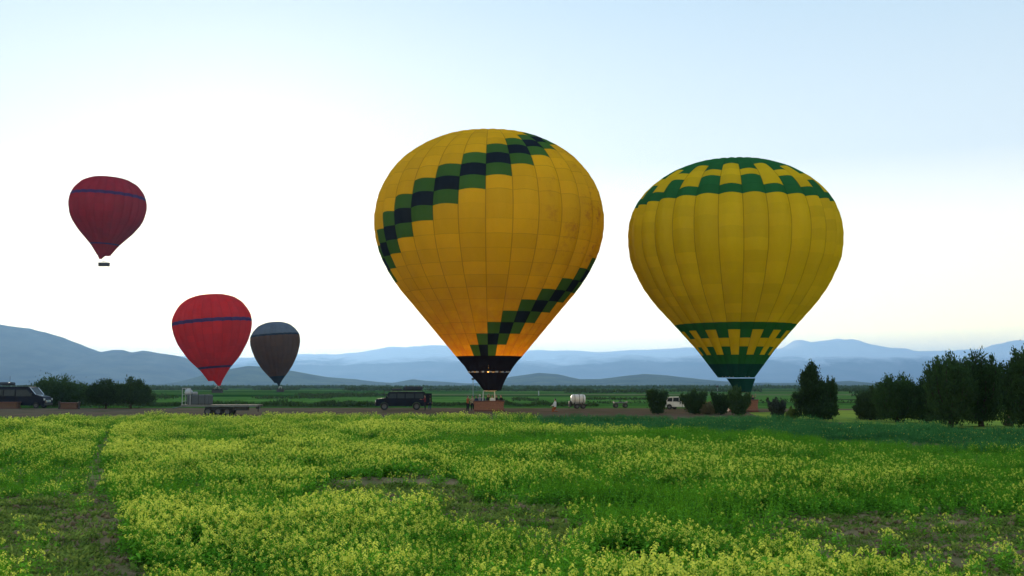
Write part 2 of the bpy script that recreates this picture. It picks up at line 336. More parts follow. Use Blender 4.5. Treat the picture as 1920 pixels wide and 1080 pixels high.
mid_pts = [(360, 722), (400, 703), (440, 692), (470, 686), (500, 688), (560, 697), (620, 708), (700, 716), (740, 718), (775, 711), (800, 714), (880, 719), (920, 716), (960, 706), (1010, 699), (1045, 702), (1085, 712),
           (1120, 712), (1160, 706), (1205, 701), (1250, 704), (1310, 711), (1380, 717), (1470, 719), (1530, 717), (1590, 714), (1640, 719), (1720, 721), (1800, 719), (1950, 716), (2300, 721)]
ridge('low_hills', rough(mid_pts, .4), 4600, 1500, hill_mat('low_hill_scrub', (.012, .03, .02), (.06, .08, .035), sc=.008), 9,
      'row of low rounded hills at the edge of the plain', nx=420)

# the air: one closed box round everything
hb = MB().box((0, 12600, 420), (54000, 28200, 846)).build('haze', [], kind='stuff', label='thin blue morning haze over the whole plain')
hm = bpy.data.materials.new('haze'); hm.use_nodes = True; n = hm.node_tree; n.nodes.clear()
ho = n.nodes.new('ShaderNodeOutputMaterial'); hv = n.nodes.new('ShaderNodeVolumePrincipled')
hv.inputs['Color'].default_value = (.3, .57, 1.0, 1); hv.inputs['Density'].default_value = 8.2e-5; hv.inputs['Anisotropy'].default_value = .45
n.links.new(hv.outputs[0], ho.inputs['Volume']); hb.data.materials.clear(); hb.data.materials.append(hm)
hb.display_type = 'WIRE'
#PART2
# ================================================================== TREES AND BUSHES
bark = mat('bark', (.06, .045, .035), .95, noise=(8, .8, (.03, .022, .018)), bump=(20, .8), spec=.1)
FOL = {'dark': leaf_mat('dark_foliage', (.03, .058, .018), .6, .25), 'olive': leaf_mat('olive_foliage', (.03, .05, .018), .6, .2),
       'grey': leaf_mat('grey_green_foliage', (.045, .055, .04), .6, .15), 'dry': leaf_mat('dry_grass_foliage', (.17, .15, .08), .4, .3),
       'yellow': leaf_mat('yellow_green_foliage', (.13, .17, .04), .4, .3)}
def leaf_cloud(name, cent, axes_, size, m, parent, seed, **k):
    """many small leaf faces at given centres; axes_ = preferred growth direction per leaf"""
    r_ = np.random.RandomState(seed); n = len(cent)
    d = axes_ + r_.normal(0, .55, (n, 3)); d /= np.linalg.norm(d, axis=1)[:, None] + 1e-9
    t = np.cross(d, r_.normal(0, 1, (n, 3))); t /= np.linalg.norm(t, axis=1)[:, None] + 1e-9
    L_ = size * r_.uniform(.6, 1.5, (n, 1)); W = L_ * .42
    V = np.stack([cent, cent + d * L_ * .5 + t * W * .5, cent + d * L_, cent + d * L_ * .5 - t * W * .5], 1).reshape(-1, 3)
    Fq = np.arange(n * 4).reshape(n, 4)
    return np_mesh(name, V, Fq, m, parent=parent, **k)
def tree(name, px, py, h, wid, label, cat, fol='dark', shape='round', trunk=.2, nleaf=9000, leaf=.13, seed=1, lean=0, group=None, Y=None, nb=26, up=.6, cw=0):
    """shape: round (dome crown down to the ground), vase (upright fan), cone, plume (tall upright shoots)"""
    wid *= {'cone': 1.06, 'vase': 1.12}.get(shape, 1.2); nleaf = int(nleaf * 1.25); leaf *= 1.3; nb = 15 if shape == 'vase' else nb; r_ = np.random.RandomState(seed); g = G(px, py); base = Vector((g.x, g.y, 0))
    T = empty(name, base, r_.uniform(0, 6.28), label=label, cat=cat)
    if group: T['group'] = group
    tb = MB(); r0 = .035 * h + .03
    cents = []; ax = []
    hw = wid / 2
    tb.tube([(0, 0, -.1), (.03 * h, 0, h * .18), (-.01 * h, .02 * h, h * .4), (0, 0, h * .62)], [r0, r0 * .8, r0 * .55, r0 * .2], 7)
    per = nleaf // nb
    for b in range(nb):
        th = 2 * math.pi * (b + r_.uniform(-.3, .3)) / nb * 2.4
        q = (b + .5) / nb
        if shape == 'cone':
            zt = h * (trunk + (1 - trunk) * (q ** .9)); rad = hw * 1.35 * (1 - q) ** .9 * r_.uniform(.75, 1.1); z0 = max(.05, zt - rad * .5)
        elif shape == 'vase':
            rad = hw * math.sqrt(q) * r_.uniform(.8, 1.05); zt = h * r_.uniform(.55, 1.0) * (1.0 - .12 * q); z0 = h * .05
        elif shape == 'plume':
            rad = hw * math.sqrt(q) * r_.uniform(.75, 1.05); zt = h * (r_.uniform(.72, 1.0)) * math.sqrt(max(.12, 1 - .75 * q * q)); z0 = h * (trunk * r_.uniform(.6, 1.6))
        else:
            ph = math.acos(1 - 1.0 * q); rad = hw * math.sin(ph) * r_.uniform(.82, 1.05); zt = h * (trunk + .05 + (.95 - trunk) * math.cos(ph) * r_.uniform(.85, 1.06)); z0 = h * trunk * .7
        end = np.array([rad * math.cos(th), rad * math.sin(th), zt])
        st = np.array([0, 0, min(z0, h * .55)])
        mid = (st + end) / 2 + np.array([rad * .25 * math.cos(th), rad * .25 * math.sin(th), 0 if shape != 'round' else h * .03])
        pts = [st, mid, end]
        tb.tube(pts, [r0 * .4, r0 * .22, r0 * .05], 5)
        n = per; u = r_.beta(2.2, 1.6, n) if shape != 'round' else r_.beta(3, 1.4, n)
        P = (1 - u)[:, None] ** 2 * st + 2 * (u * (1 - u))[:, None] * mid + (u ** 2)[:, None] * end
        sp_ = {'cone': hw * .20, 'vase': hw * .15, 'plume': hw * .18, 'round': hw * .15}[shape] * (1.15 - .75 * u)[:, None] * r_.uniform(.7, 1.35)
        P = P + r_.normal(0, 1, (n, 3)) * sp_ * np.array([1, 1, 1.15])
        cents.append(P); D = (end - mid); D = D / np.linalg.norm(D); ax.append(np.repeat((D + np.array([0, 0, up]))[None], n, 0))
    # a core fill so that the crown is dense down to its skirts
    n = nleaf // 2
    th = r_.uniform(0, 6.28, n); zz = r_.uniform(max(.03, trunk * .7), .62 if shape == 'vase' else .78, n); rr = hw * np.sqrt(r_.uniform(0, 1, n)) * .8
    if shape == 'cone': rr *= 1.5 * (.95 - zz)
    if shape == 'vase': rr *= (.55 + .6 * zz)
    P = np.stack([rr * np.cos(th), rr * np.sin(th), zz * h], 1)
    keep = np.array([mnoise.noise((p[0] * 1.3 / hw * 1.5 + seed, p[1] * 1.3 / hw * 1.5, p[2] * 1.3)) > -.12 for p in P]); P = P[keep]
    cents.append(P); ax.append(np.repeat(np.array([[0, 0, 1.0]]), len(P), 0))
    cents = np.concatenate(cents); ax = np.concatenate(ax); ok = cents[:, 2] > .02; cents, ax = cents[ok], ax[ok]
    tb.build('trunk', bark, T)
    leaf_cloud('crown', cents, ax, leaf, FOL[fol], T, seed + 100)
    return T
def m_at(py): return (CAMH * F / (py - 722)) / F        # metres per photograph pixel at a ground row (approx.)
def T_(px, base, top, wpx, *a, **k):
    s_ = m_at(base); return tree(k.pop('name', 'bush'), px, base, (base - top) * s_, wpx * s_, *a, **k)
GR = 'dark bushes and trees on the right side of the field'
T_(112, 763, 709, 108, 'wide dome shaped dark bush beside the nose of the navy van', 'bush', 'dark', 'round', .12, 12000, .2, 11, nb=30)
T_(198, 766, 713, 66, 'round dark tree with a bare trunk, between the wide bush and the forked tree', 'tree', 'dark', 'round', .24, 8000, .18, 12, name='round_tree')
T_(245, 766, 712, 66, 'dark round headed tree with a forked trunk at the right end of the left clump', 'tree', 'dark', 'round', .26, 8000, .18, 13, name='round_tree')
T_(1233, 777, 722, 42, 'vase shaped dark bush just left of the small white car', 'bush', 'dark', 'vase', .05, 8000, .13, 21, group=GR)
T_(1303, 777, 730, 46, 'spreading dark bush hiding the bonnet of the small white car', 'bush', 'dark', 'vase', .05, 8000, .13, 22, group=GR)
T_(1352, 778, 730, 38, 'ragged dark bush at the left edge of the half hidden basket', 'bush', 'dark', 'vase', .05, 6000, .13, 23, group=GR)
T_(1385, 780, 724, 44, 'dark bush right under the mouth of the green and yellow balloon', 'bush', 'dark', 'vase', .06, 8000, .13, 24, group=GR)
T_(1326, 777, 754, 34, 'low clump of pale dry grass between two dark bushes', 'dry shrub', 'dry', 'round', .02, 2500, .13, 25, name='dry_shrub', up=1.2)
T_(1458, 785, 743, 38, 'small grey green bush left of the pointed tree', 'bush', 'grey', 'vase', .05, 4500, .12, 26, group=GR)
T_(1486, 786, 764, 22, 'little yellow green shrub at the left foot of the pointed tree', 'shrub', 'yellow', 'round', .03, 1500, .1, 27, name='yellow_shrub')
T_(1522, 788, 681, 66, 'pointed dark tree shaped like a cone, standing alone', 'tree', 'dark', 'cone', .08, 14000, .14, 28, name='conical_tree', nb=44)
T_(1557, 786, 705, 30, 'slim dark sapling touching the right side of the pointed tree', 'tree', 'dark', 'plume', .1, 4000, .14, 281, name='slim_tree')
T_(1632, 788, 726, 54, 'low rounded dark bush at the left end of the big right hand clump', 'bush', 'olive', 'round', .04, 8000, .13, 29, group=GR)
T_(1682, 792, 699, 76, 'medium dark tree with feathery shoots, left of the tallest clump', 'tree', 'dark', 'plume', .1, 14000, .13, 30, name='feathery_tree', nb=40)
T_(1738, 794, 708, 60, 'dark bushy tree filling the dip between the medium and the tall trees', 'tree', 'dark', 'plume', .08, 11000, .13, 31, name='feathery_tree')
T_(1782, 802, 660, 88, 'tall dark tree with upright shoots and a reddish trunk, left of the tall pair', 'tree', 'dark', 'plume', .12, 17000, .14, 32, name='feathery_tree', nb=44)
T_(1840, 800, 658, 84, 'tall dark tree with upright shoots, right of the tall pair', 'tree', 'dark', 'plume', .1, 16000, .14, 33, name='feathery_tree', nb=44)
T_(1928, 806, 650, 100, 'tall dark tree cut off by the right edge of the photograph', 'tree', 'dark', 'plume', .08, 16000, .14, 34, name='feathery_tree', nb=44)
T_(1892, 800, 775, 16, 'tiny pale dry shrub in the gap before the rightmost tree', 'dry shrub', 'dry', 'round', .02, 900, .1, 35, name='dry_shrub')
# ---- far hedges, scrub: masses nobody could count
def hedge(segs, label, m, seed, leafs=.7, dens=3.0, hmax=2.2):
    r_ = np.random.RandomState(seed); P = []
    for (x0, x1, base, top, thick) in segs:
        a, b = G(x0, base), G(x1, base); L_ = (b - a).length; s_ = m_at(base); h = (base - top) * s_
        n = int(L_ * dens * thick * .5 * max(1, h))
        u = r_.uniform(0, 1, n); x = a.x + (b.x - a.x) * u; y = a.y + (b.y - a.y) * u + r_.uniform(-1, 1, n) * thick
        prof = np.array([.55 + .9 * mnoise.fractal((xx / h * .22 + seed, 0, 0), 1, 2, 3) for xx in x])
        P.append(np.stack([x, y, np.clip(prof, .1, 1.4) * h * r_.uniform(0, 1, n) ** .7], 1))
    P = np.concatenate(P)
    return leaf_cloud('hedge', P, np.repeat(np.array([[0, 0, .8]]), len(P), 0), leafs, m, None, seed, kind='stuff', label=label)
hedge([(255, 700, 762, 752, 3), (600, 900, 762, 754, 3), (880, 1120, 762, 753, 3), (-100, 60, 762, 750, 3)], 'low dark hedge along the back of the dirt strip', FOL['dark'], 51, .3, 90)
hedge([(1050, 1240, 757, 752, 4), (1400, 1500, 757, 746, 5), (1560, 1640, 757, 748, 5)], 'sparse low weeds behind the dirt strip on the right', FOL['olive'], 52, .3, 8)
hedge([(255, 330, 749, 741, 5), (600, 700, 745, 738, 6), (480, 620, 748, 744, 5), (960, 1010, 752, 746, 5), (560, 760, 742, 737, 7), (1100, 1230, 750, 748, 5)], 'scattered scrub in the middle fields', FOL['olive'], 53, .45, 16)
hedge([(-200, 420, 732, 727.5, 12), (480, 560, 732, 728, 12), (650, 760, 733, 725.5, 14), (800, 900, 733, 729.5, 12), (930, 1110, 734, 729, 12), (1060, 1240, 737, 731, 14), (1260, 1420, 735, 729, 12), (1500, 1700, 734, 728, 12)], 'dark line of far hedges along the plain', FOL['olive'], 54, 1.0, 4)
hedge([(-300, 700, 728.5, 725.6, 30), (560, 1300, 728.5, 725.9, 30), (1200, 2200, 728.5, 725.4, 30)], 'distant woods at the foot of the low hills', FOL['dark'], 55, 2.0, 1.0)
hedge([(1610, 1720, 745, 731, 8), (1660, 1960, 738, 728, 14)], 'far belt of trees behind the right hand clump', FOL['dark'], 56, .8, 6)

# ================================================================== BALLOONS
def nav(name, col, **k): return fabric(name, col, **k)
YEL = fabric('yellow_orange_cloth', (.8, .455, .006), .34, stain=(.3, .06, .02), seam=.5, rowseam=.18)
YEL2 = fabric('lemon_cloth', (.76, .5, .006), .34, seam=.5, rowseam=0, pan=.002)
GRN = fabric('leaf_green_cloth', (.05, .13, .022), .2); NVY = fabric('navy_cloth', (.008, .012, .02), .12)
GRN2 = fabric('deep_green_cloth', (.02, .125, .03), .22, seam=.3); TEAL = fabric('dark_teal_cloth', (.006, .05, .04), .1)
BLK = fabric('black_skirt_cloth', (.008, .006, .009), .04, seam=.1)
RED = fabric('scarlet_cloth', (.64, .006, .003), .32, seam=.35, rowseam=.05); PUR = fabric('purple_cloth', (.05, .012, .09), .15)
CRI = fabric('crimson_cloth', (.3, .003, .012), .22, seam=.25, rowseam=.05)
BRN = fabric('brown_cloth', (.085, .032, .006), .15, seam=.3); SLT = fabric('slate_cloth', (.12, .14, .18), .25, seam=.4)
steel = mat('brushed_steel', (.5, .5, .5), .35, .9); rope = mat('pale_rope', (.5, .48, .42), .9)
wick = mat('wicker', (.26, .1, .05), .8, noise=(14, .7, (.13, .05, .03)), bump=(30, .9)); leather = mat('basket_leather', (.1, .035, .02), .6)
darkw = mat('dark_wicker', (.035, .03, .028), .85, bump=(30, .9)); padw = mat('pale_upright_cover', (.48, .5, .44), .8)
def arc(prof):
    """resample helper: prof=[(r,z)...] bottom to top -> function t(arc length)->(r,z)"""
    P = np.array(prof); d = np.r_[0, np.cumsum(np.hypot(*(P[1:] - P[:-1]).T))]
    # smooth by catmull-like oversampling
    tt = np.linspace(0, d[-1], 400); r = np.interp(tt, d, P[:, 0]); z = np.interp(tt, d, P[:, 1])
    k = np.ones(17) / 17; rp = np.pad(r, 8, mode='reflect', reflect_type='odd'); zp = np.pad(z, 8, mode='reflect', reflect_type='odd')
    r2 = np.convolve(rp, k, 'valid'); z2 = np.convolve(zp, k, 'valid'); r2[-1] = 0.01
    dd = np.r_[0, np.cumsum(np.hypot(np.diff(r2), np.diff(z2)))]
    return (lambda t: (float(np.interp(t, dd, r2)), float(np.interp(t, dd, z2)))), dd[-1], dd, r2, z2
def envelope(parent, prof, ng, bounds, colour, mats, phase=0.0, bulge=.022, nu=7, sub=3, split=True):
    """bounds: arc positions of the sewn rows; colour(g,row)->key of mats; the main colour is the gore, others its panels"""
    f, L_, dd, r2, z2 = arc(prof)
    for g in range(ng):
        cells = {}
        for rw in range(len(bounds) - 1): cells.setdefault(colour(g, rw), []).append(rw)
        main = max(cells, key=lambda c_: len(cells[c_]))
        gore = None
        def make(rows, key, nm, par):
            V = []; Fq = []; UV = []
            for rw in rows:
                a, b = bounds[rw], bounds[rw + 1]; k0 = len(V)
                for j in range(sub + 1):
                    t = a + (b - a) * j / sub; r, z = f(t)
                    for i in range(nu + 1):
                        u = i / nu; ph = phase + (g + u) * 2 * math.pi / ng
                        bl = bulge * r * math.sin(math.pi * u) * min(1, r / 2)
                        # cloth between the tapes: puckered a little at each row
                        rr = (r + bl) * (1 + .0018 * math.sin(t * 5 + g * 2.1) * math.sin(math.pi * u))
                        V.append((rr * math.sin(ph), -rr * math.cos(ph), z + bl * .3 * (1 if z > z2.mean() else 0)))
                        UV.append((g + u, rw + j / sub))
                for j in range(sub):
                    for i in range(nu):
                        q = k0 + j * (nu + 1) + i; Fq.append((q, q + 1, q + nu + 2, q + nu + 1))
            o = np_mesh(nm, V, Fq, mats[key], parent=par, smooth=True)
            uvl = o.data.uv_layers.new(name='UVMap'); li = np.empty(len(o.data.loops), dtype=np.int32); o.data.loops.foreach_get('vertex_index', li)
            uvl.data.foreach_set('uv', np.asarray(UV, dtype=np.float32)[li].ravel())
            # join the doubled row vertices so shading runs smoothly
            bm = bmesh.new(); bm.from_mesh(o.data); bmesh.ops.remove_doubles(bm, verts=bm.verts, dist=1e-4); bm.to_mesh(o.data); bm.free()
            return o
        if split:
            gore = make(cells[main], main, 'gore', parent)
            for key, rows in cells.items():
                if key == main: continue
                run = []
                for rw in rows:
                    if run and rw != run[-1] + 1: make(run, key, 'panel', gore); run = []
                    run.append(rw)
                if run: make(run, key, 'panel', gore)
        else:
            keys = list(cells); o = make(sum(([*cells[k_]] for k_ in keys), []), main, 'gore', parent)
            o.data.materials.clear()
            for k_ in keys: o.data.materials.append(mats[k_])
            uvl = o.data.uv_layers[0].data
            for p in o.data.polygons:
                vv = sum(uvl[li].uv[1] for li in p.loop_indices) / len(p.loop_indices); p.material_index = keys.index(colour(g, min(len(bounds) - 2, int(vv))))
    return f, L_
def t_for_py(f, L_, cx, Yc, pys, zoff=0):
    ts = np.linspace(0, L_, 800); P = [f(t) for t in ts]; s_ = [proj(0, Yc - r, z)[1] for r, z in P]
    o = []
    for py in pys:
        k = next((i for i in range(len(ts) - 1) if (s_[i] - py) * (s_[i + 1] - py) <= 0), len(ts) - 1); o.append(float(ts[k]))
    return o
def pix_profile(cx, Yc, hw, k=0, pm=450, kw=1.0):
    """hw = [(half width px, py)...] bottom to top"""
    P = []
    for h, py in hw:
        c = at(cx, py + (k * (pm - py) if py < pm else 0), Yc); dep = Yc * math.cos(PITCH) + (c.z - CAMH) * math.sin(PITCH); P.append((h * kw * dep / F, c.z))
    return P
def ring_band(parent, name, r, z, h, m, n=56, gaps=0, off=(0, 0), seed=0):
    """short tape pieces sewn round the mouth"""
    b = MB(); r_ = random.Random(seed)
    for i in range(n):
        if r_.random() < gaps: continue
        a0, a1 = 2 * math.pi * i / n, 2 * math.pi * (i + r_.uniform(.6, .98)) / n; hh = h * r_.uniform(.6, 1)
        for (rr) in (r + .02,):
            V = [(off[0] + rr * math.sin(a) + 0, off[1] - rr * math.cos(a), zz) for a in (a0, a1) for zz in (z - hh / 2, z + hh / 2)]
            V += [(off[0] + (rr + .03) * math.sin(a), off[1] - (rr + .03) * math.cos(a), zz) for a in (a0, a1) for zz in (z - hh / 2, z + hh / 2)]
            b.add(V, [(4, 6, 7, 5), (0, 1, 3, 2), (0, 4, 5, 1), (2, 3, 7, 6), (0, 2, 6, 4), (1, 5, 7, 3)])
    return b.build(name, m, parent, kind='stuff')
def skirt(parent, c0, r0, z0, c1, r1, z1, m, a0=0, a1=360, n=40, name='skirt'):
    V = []; Fq = []; k = 6; full = a1 - a0 >= 360
    for j in range(k + 1):
        t = j / k
        for i in range(n + 1):
            a = R(a0 + (a1 - a0) * i / n); r = r0 + (r1 - r0) * t + .03 * math.sin(i * 2.1 + j) - .25 * math.sin(math.pi * t) * (r0 - r1) * .2
            V.append((c0[0] + (c1[0] - c0[0]) * t + r * math.sin(a), c0[1] + (c1[1] - c0[1]) * t - r * math.cos(a), z0 + (z1 - z0) * t))
    for j in range(k):
        for i in range(n): q = j * (n + 1) + i; Fq.append((q, q + 1, q + n + 2, q + n + 1))
    o = np_mesh(name, V, Fq, m, parent=parent, smooth=True); uvl = o.data.uv_layers.new(name='UVMap')
    li = np.empty(len(o.data.loops), dtype=np.int32); o.data.loops.foreach_get('vertex_index', li)
    UV = np.array([(i / n * 12, j / k) for j in range(k + 1) for i in range(n + 1)], dtype=np.float32); uvl.data.foreach_set('uv', UV[li].ravel()); return o
def rounded_rect(hx, hy, r, n=5):
    P = []
    for cx_, cy_, a0 in ((hx - r, hy - r, 0), (-hx + r, hy - r, 90), (-hx + r, -hy + r, 180), (hx - r, -hy + r, 270)):
        for i in range(n + 1): a = R(a0 + 90 * i / n); P.append((cx_ + r * math.cos(a), cy_ + r * math.sin(a)))
    return P
def basket(parent, c, hx, hy, h, m, ml, z0=0.0, weave=True):
    """open wicker box: bowed woven walls, padded leather rim, skids, partition; returns the part"""
    b = MB(); n_ = 8; base = rounded_rect(hx, hy, .14); n = len(base)
    for side, off in ((0, 0), (1, -.05)):
        V = []; 
        for j in range(n_ + 1):
            t = j / n_; k = 1 - .05 * math.sin(math.pi * t)
            for i, (x, y) in enumerate(base):
                l = math.hypot(x, y); w_ = (.012 if (i + j) % 2 else -.012) if side == 0 and weave else 0
                V.append((c[0] + x * (k + (off + w_) / l), c[1] + y * (k + (off + w_) / l), z0 + h * t))
        b.add(V, [(j * n + i, j * n + (i + 1) % n, (j + 1) * n + (i + 1) % n, (j + 1) * n + i) for j in range(n_) for i in range(n)])
    b.box((c[0], c[1], z0 + .04), (hx * 1.9, hy * 1.9, .05))
    bk = b.build('basket', m, parent)
    rb = MB(); P = [(c[0] + x, c[1] + y, z0 + h) for x, y in base]; rb.tube(P + [P[0]], .055, 8, cap=False); rb.build('rim', ml, bk)
    sk = MB()
    for y in (-hy * .6, hy * .6): sk.box((c[0], c[1] + y, z0 - .0), (hx * 2, .08, .07))
    P = [(c[0] + x * 1.01, c[1] + y * 1.01, z0 + .1) for x, y in base]; sk.tube(P + [P[0]], .05, 6, cap=False); sk.build('base_trim', ml, bk)
    for x in (-hx * .34, hx * .34): MB().box((c[0] + x, c[1], z0 + h * .5), (.05, hy * 1.8, h * .94)).build('partition', m, bk)
    return bk
def rigging(parent, c, hx, hy, h, zf, mouth_c, mr, mz, m, ncab=16, padded=True):
    """uprights from basket corners to the burner frame, burners, cables to the mouth"""
    fx, fy = hx * .36, hy * .45
    for sx in (-1, 1):
        for sy in (-1, 1):
            MB().tube([(c[0] + sx * fx * 1.1, c[1] + sy * hy * .85, h), (c[0] + sx * fx, c[1] + sy * fy, zf)], .05, 7).build('upright', padw, parent)
    fb = MB()
    P = [(c[0] + x, c[1] + y, zf) for x, y in ((-fx, -fy), (fx, -fy), (fx, fy), (-fx, fy), (-fx, -fy))]
    for a, b in zip(P, P[1:]): fb.tube([a, b], .035, 6)
    fr = fb.build('burner_frame', steel, parent)
    for sx in (-1, 1):
        bb = MB().lathe([(.02, 0), (.1, .02), (.12, .1), (.15, .14), (.16, .42), (.13, .44), (.12, .2), (.02, .18)], 12, c=(c[0] + sx * fx * .45, c[1], zf - .05)); bb.build('burner', steel, parent, smooth=True)
    cb = MB()
    for i in range(ncab):
        a = 2 * math.pi * i / ncab; k = (1 if math.sin(a) > 0 else -1, -1 if math.cos(a) > 0 else 1)
        cb.tube([(c[0] + k[0] * fx, c[1] + k[1] * fy, zf), (mouth_c[0] + mr * math.sin(a), mouth_c[1] - mr * math.cos(a), mz)], .012, 4)
    cb.build('cables', rope, parent)

# ---- the big yellow balloon with the stepped green and navy bands
cx, Y1 = 917.0, 118.0
g = G(917, 771); Y1 = g.y
def sc(v, ox, oy, k): return ox + v[0] / k, oy + v[1] / k
B1 = empty('hot_air_balloon', (at(cx, 700, Y1).x, Y1, 0), label='largest golden yellow balloon with stepped green and navy checker bands and a black skirt', cat='hot air balloon', group='hot air balloons')
hw1 = [(124, 897), (205, 800), (288, 700), (331, 650), (372, 590), (407, 520), (425, 450), (430, 380), (416, 300), (400, 255), (368, 200), (325, 150), (265, 104), (185, 64), (90, 42), (0, 37)]
prof1 = pix_profile(cx, Y1, [(h / 2, 220 + y / 2) for h, y in hw1], .05, 470, .975)
f1, L1, *_ = arc(prof1)
rows1 = 24; b1 = [L1 * i / rows1 for i in range(rows1 + 1)]
def col1(g_, rw):
    if rw > 20: return 'y'
    d = (rw - g_ - 1) % 14
    return 'n' if d == 0 else 'g' if d in (1, 13) else 'y'
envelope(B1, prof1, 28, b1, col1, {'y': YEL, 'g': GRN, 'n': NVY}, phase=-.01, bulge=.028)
pm = pix_profile(cx, Y1, [(16, 732), (39, 697.5), (62, 668.5)])
# black throat of the envelope (to the mouth tape), then the scoop below it
skirt(B1, (0, 0), pm[2][0] * 1.0, pm[2][1], (0, 0), pm[1][0], pm[1][1], BLK, name='throat')
skirt(B1, (0, 0), pm[1][0] * .985, pm[1][1] - .05, (.35, 0), pm[0][0], pm[0][1], BLK, name='skirt')
ring_band(B1, 'mouth_tape', pm[1][0], pm[1][1], .17, mat('white_tape', (.3, .3, .3), .7), 40, .35, seed=2)
bh = 1.08
basket(B1, (0, 0), 1.66, .85, bh, wick, leather)
rigging(B1, (0, 0), 1.66, .85, bh, 2.15, (.3, 0), pm[0][0] * .95, pm[0][1] + .1, steel)
# the lit burner: flame inside the skirt
def flame(parent, x, y, z, h, energy):
    fm = bpy.data.materials.get('burner_flame')
    if not fm:
        fm = bpy.data.materials.new('burner_flame'); fm.use_nodes = True; fn = fm.node_tree; fn.nodes.clear(); e = fn.nodes.new('ShaderNodeEmission'); e.inputs[0].default_value = (1, .42, .1, 1); e.inputs[1].default_value = 6
        fo = fn.nodes.new('ShaderNodeOutputMaterial'); fn.links.new(e.outputs[0], fo.inputs[0])
    MB().lathe([(.02, 0), (.14, h * .12), (.2, h * .35), (.13, h * .7), (.01, h)], 10, c=(x, y, z)).build('burner_flame', fm, parent, smooth=True)
    ld = bpy.data.lights.new('burner_light', 'POINT'); ld.energy = energy; ld.color = (1, .5, .16); ld.shadow_soft_size = .6
    lo = bpy.data.objects.new('burner_light', ld); C.objects.link(lo); lo.parent = parent; lo.location = (x, y, z + h + .6)
flame(B1, 0, 0, 2.7, 2.6, 800)

# ---- the green and yellow balloon behind the bushes
g = G(1383, 772); Y2 = g.y; cx2 = 1380.5
B2 = empty('hot_air_balloon', (at(cx2, 720, Y2).x, Y2, 0), label='lemon yellow balloon with green battlement bands, its basket half hidden behind dark bushes', cat='hot air balloon', group='hot air balloons')
hw2 = [(75, 965), (97, 935), (160, 850), (262, 735), (330, 660), (380, 590), (427, 490), (437, 440), (440, 380), (433, 320), (410, 255), (370, 195), (318, 145), (250, 100), (160, 64), (80, 52), (0, 48)]
prof2 = pix_profile(cx2, Y2, [(h / 2.2045, 270 + y / 2.2045) for h, y in hw2], .06, 470, .955)
f2, L2, *_ = arc(prof2)
pys = [270 + y / 2.2045 for y in (908, 870, 835, 800, 765, 735)]
low = [0] + t_for_py(f2, L2, cx2, Y2, pys)
tops = t_for_py(f2, L2, cx2, Y2, [270 + y / 2.2045 for y in (203, 166, 128, 104, 82)])
nm_ = 12; midb = [low[-1] + (tops[0] - low[-1]) * i / nm_ for i in range(1, nm_)]
capb = [tops[-1] + (L2 - tops[-1]) * i / 4 for i in range(1, 5)]
b2 = low + midb + tops + capb
# rows: 0 teal, 1 green, 2 yellow on even, 3 yellow, 4 yellow on even, 5 green, 6..17 yellow, then the crown
k0 = 5 + 1 + nm_ - 0
def col2(g_, rw):
    ev = g_ % 2 == 1
    if rw == 0: return 't'
    if rw in (1, 5): return 'g'
    if rw in (2, 4): return 'y' if ev else 'g'
    if rw == 3: return 'y'
    if rw < 6 + nm_: return 'y'
    q = rw - (6 + nm_)
    return {0: 'g', 1: 'y' if ev else 'g', 2: 'y', 3: 'y' if ev else 'g'}.get(q, 'g')
envelope(B2, prof2, 28, b2, col2, {'y': YEL2, 'g': GRN2, 't': TEAL}, phase=-.11, bulge=.042)
pm2 = pix_profile(cx2, Y2, [(14, 735), (26, 709.5), (33, 707)])
skirt(B2, (.5, 0), pm2[1][0] * 1.02, pm2[1][1], (.75, 0), pm2[0][0], pm2[0][1], TEAL, name='skirt')
ring_band(B2, 'mouth_tape', pm2[2][0], pm2[2][1] + .05, .13, MATS['white_tape'], 40, .35, seed=4)
basket(B2, (.6, 0), 1.55, .85, 1.25, wick, leather)
rigging(B2, (.6, 0), 1.55, .85, 1.25, 2.05, (.75, 0), pm2[0][0] * .9, pm2[0][1] + .1, steel)

# ---- the three far balloons
def far_balloon(cx_, Yb, hw, zground, label, ng, bands, mats, tilt=(0, 0), shift=0, m='mouth', bw=2.2, bcol=None):
    prof = pix_profile(cx_, Yb, hw, kw=.94); z0 = prof[0][1]
    T = empty('hot_air_balloon', (at(cx_, .5 * (hw[0][1] + hw[-1][1]), Yb).x, Yb, zground), label=label, cat='hot air balloon', group='hot air balloons')
    E = empty('envelope', (0, 0, 0)); E.parent = T
    prof = [(r, z - zground) for r, z in prof]; f, L_, *_ = arc(prof)
    ts = t_for_py(f, L_, cx_, Yb, [])
    bb = sorted(set([0, L_] + [L_ * q for q in bands['cuts']] + [L_ * i / 18 for i in range(1, 18)]))
    def colr(g_, rw):
        q = (bb[rw] + bb[rw + 1]) / 2 / L_
        for a, b, key in bands['zones']:
            if a <= q < b: return key
        return 'main'
    envelope(E, prof, ng, bb, colr, mats, bulge=.03, nu=5, sub=2, split=False)
    return T, E, f, L_, prof
def tilt_env(E, deg, zc, dx=0):
    a = R(deg); E.rotation_euler = (0, a, 0); E.location = (dx - math.sin(a) * zc, 0, zc - math.cos(a) * zc)
def far_mouth(E, prof, key, side, drop, mats, w_=.55):
    """asymmetric scoop hanging from one side of the mouth"""
    r0, z0 = prof[0]
    skirt(E, (side * r0 * .35, 0), r0 * .68, z0 + .05, (side * r0 * w_, 0), r0 * .22, z0 - drop, mats[key], n=20, name='scoop')
def far_basket(T, cx_, w2, d2, h, z0, m, heads=0):
    basket(T, (cx_, 0), w2, d2, h, m, darkw, z0=z0, weave=False)
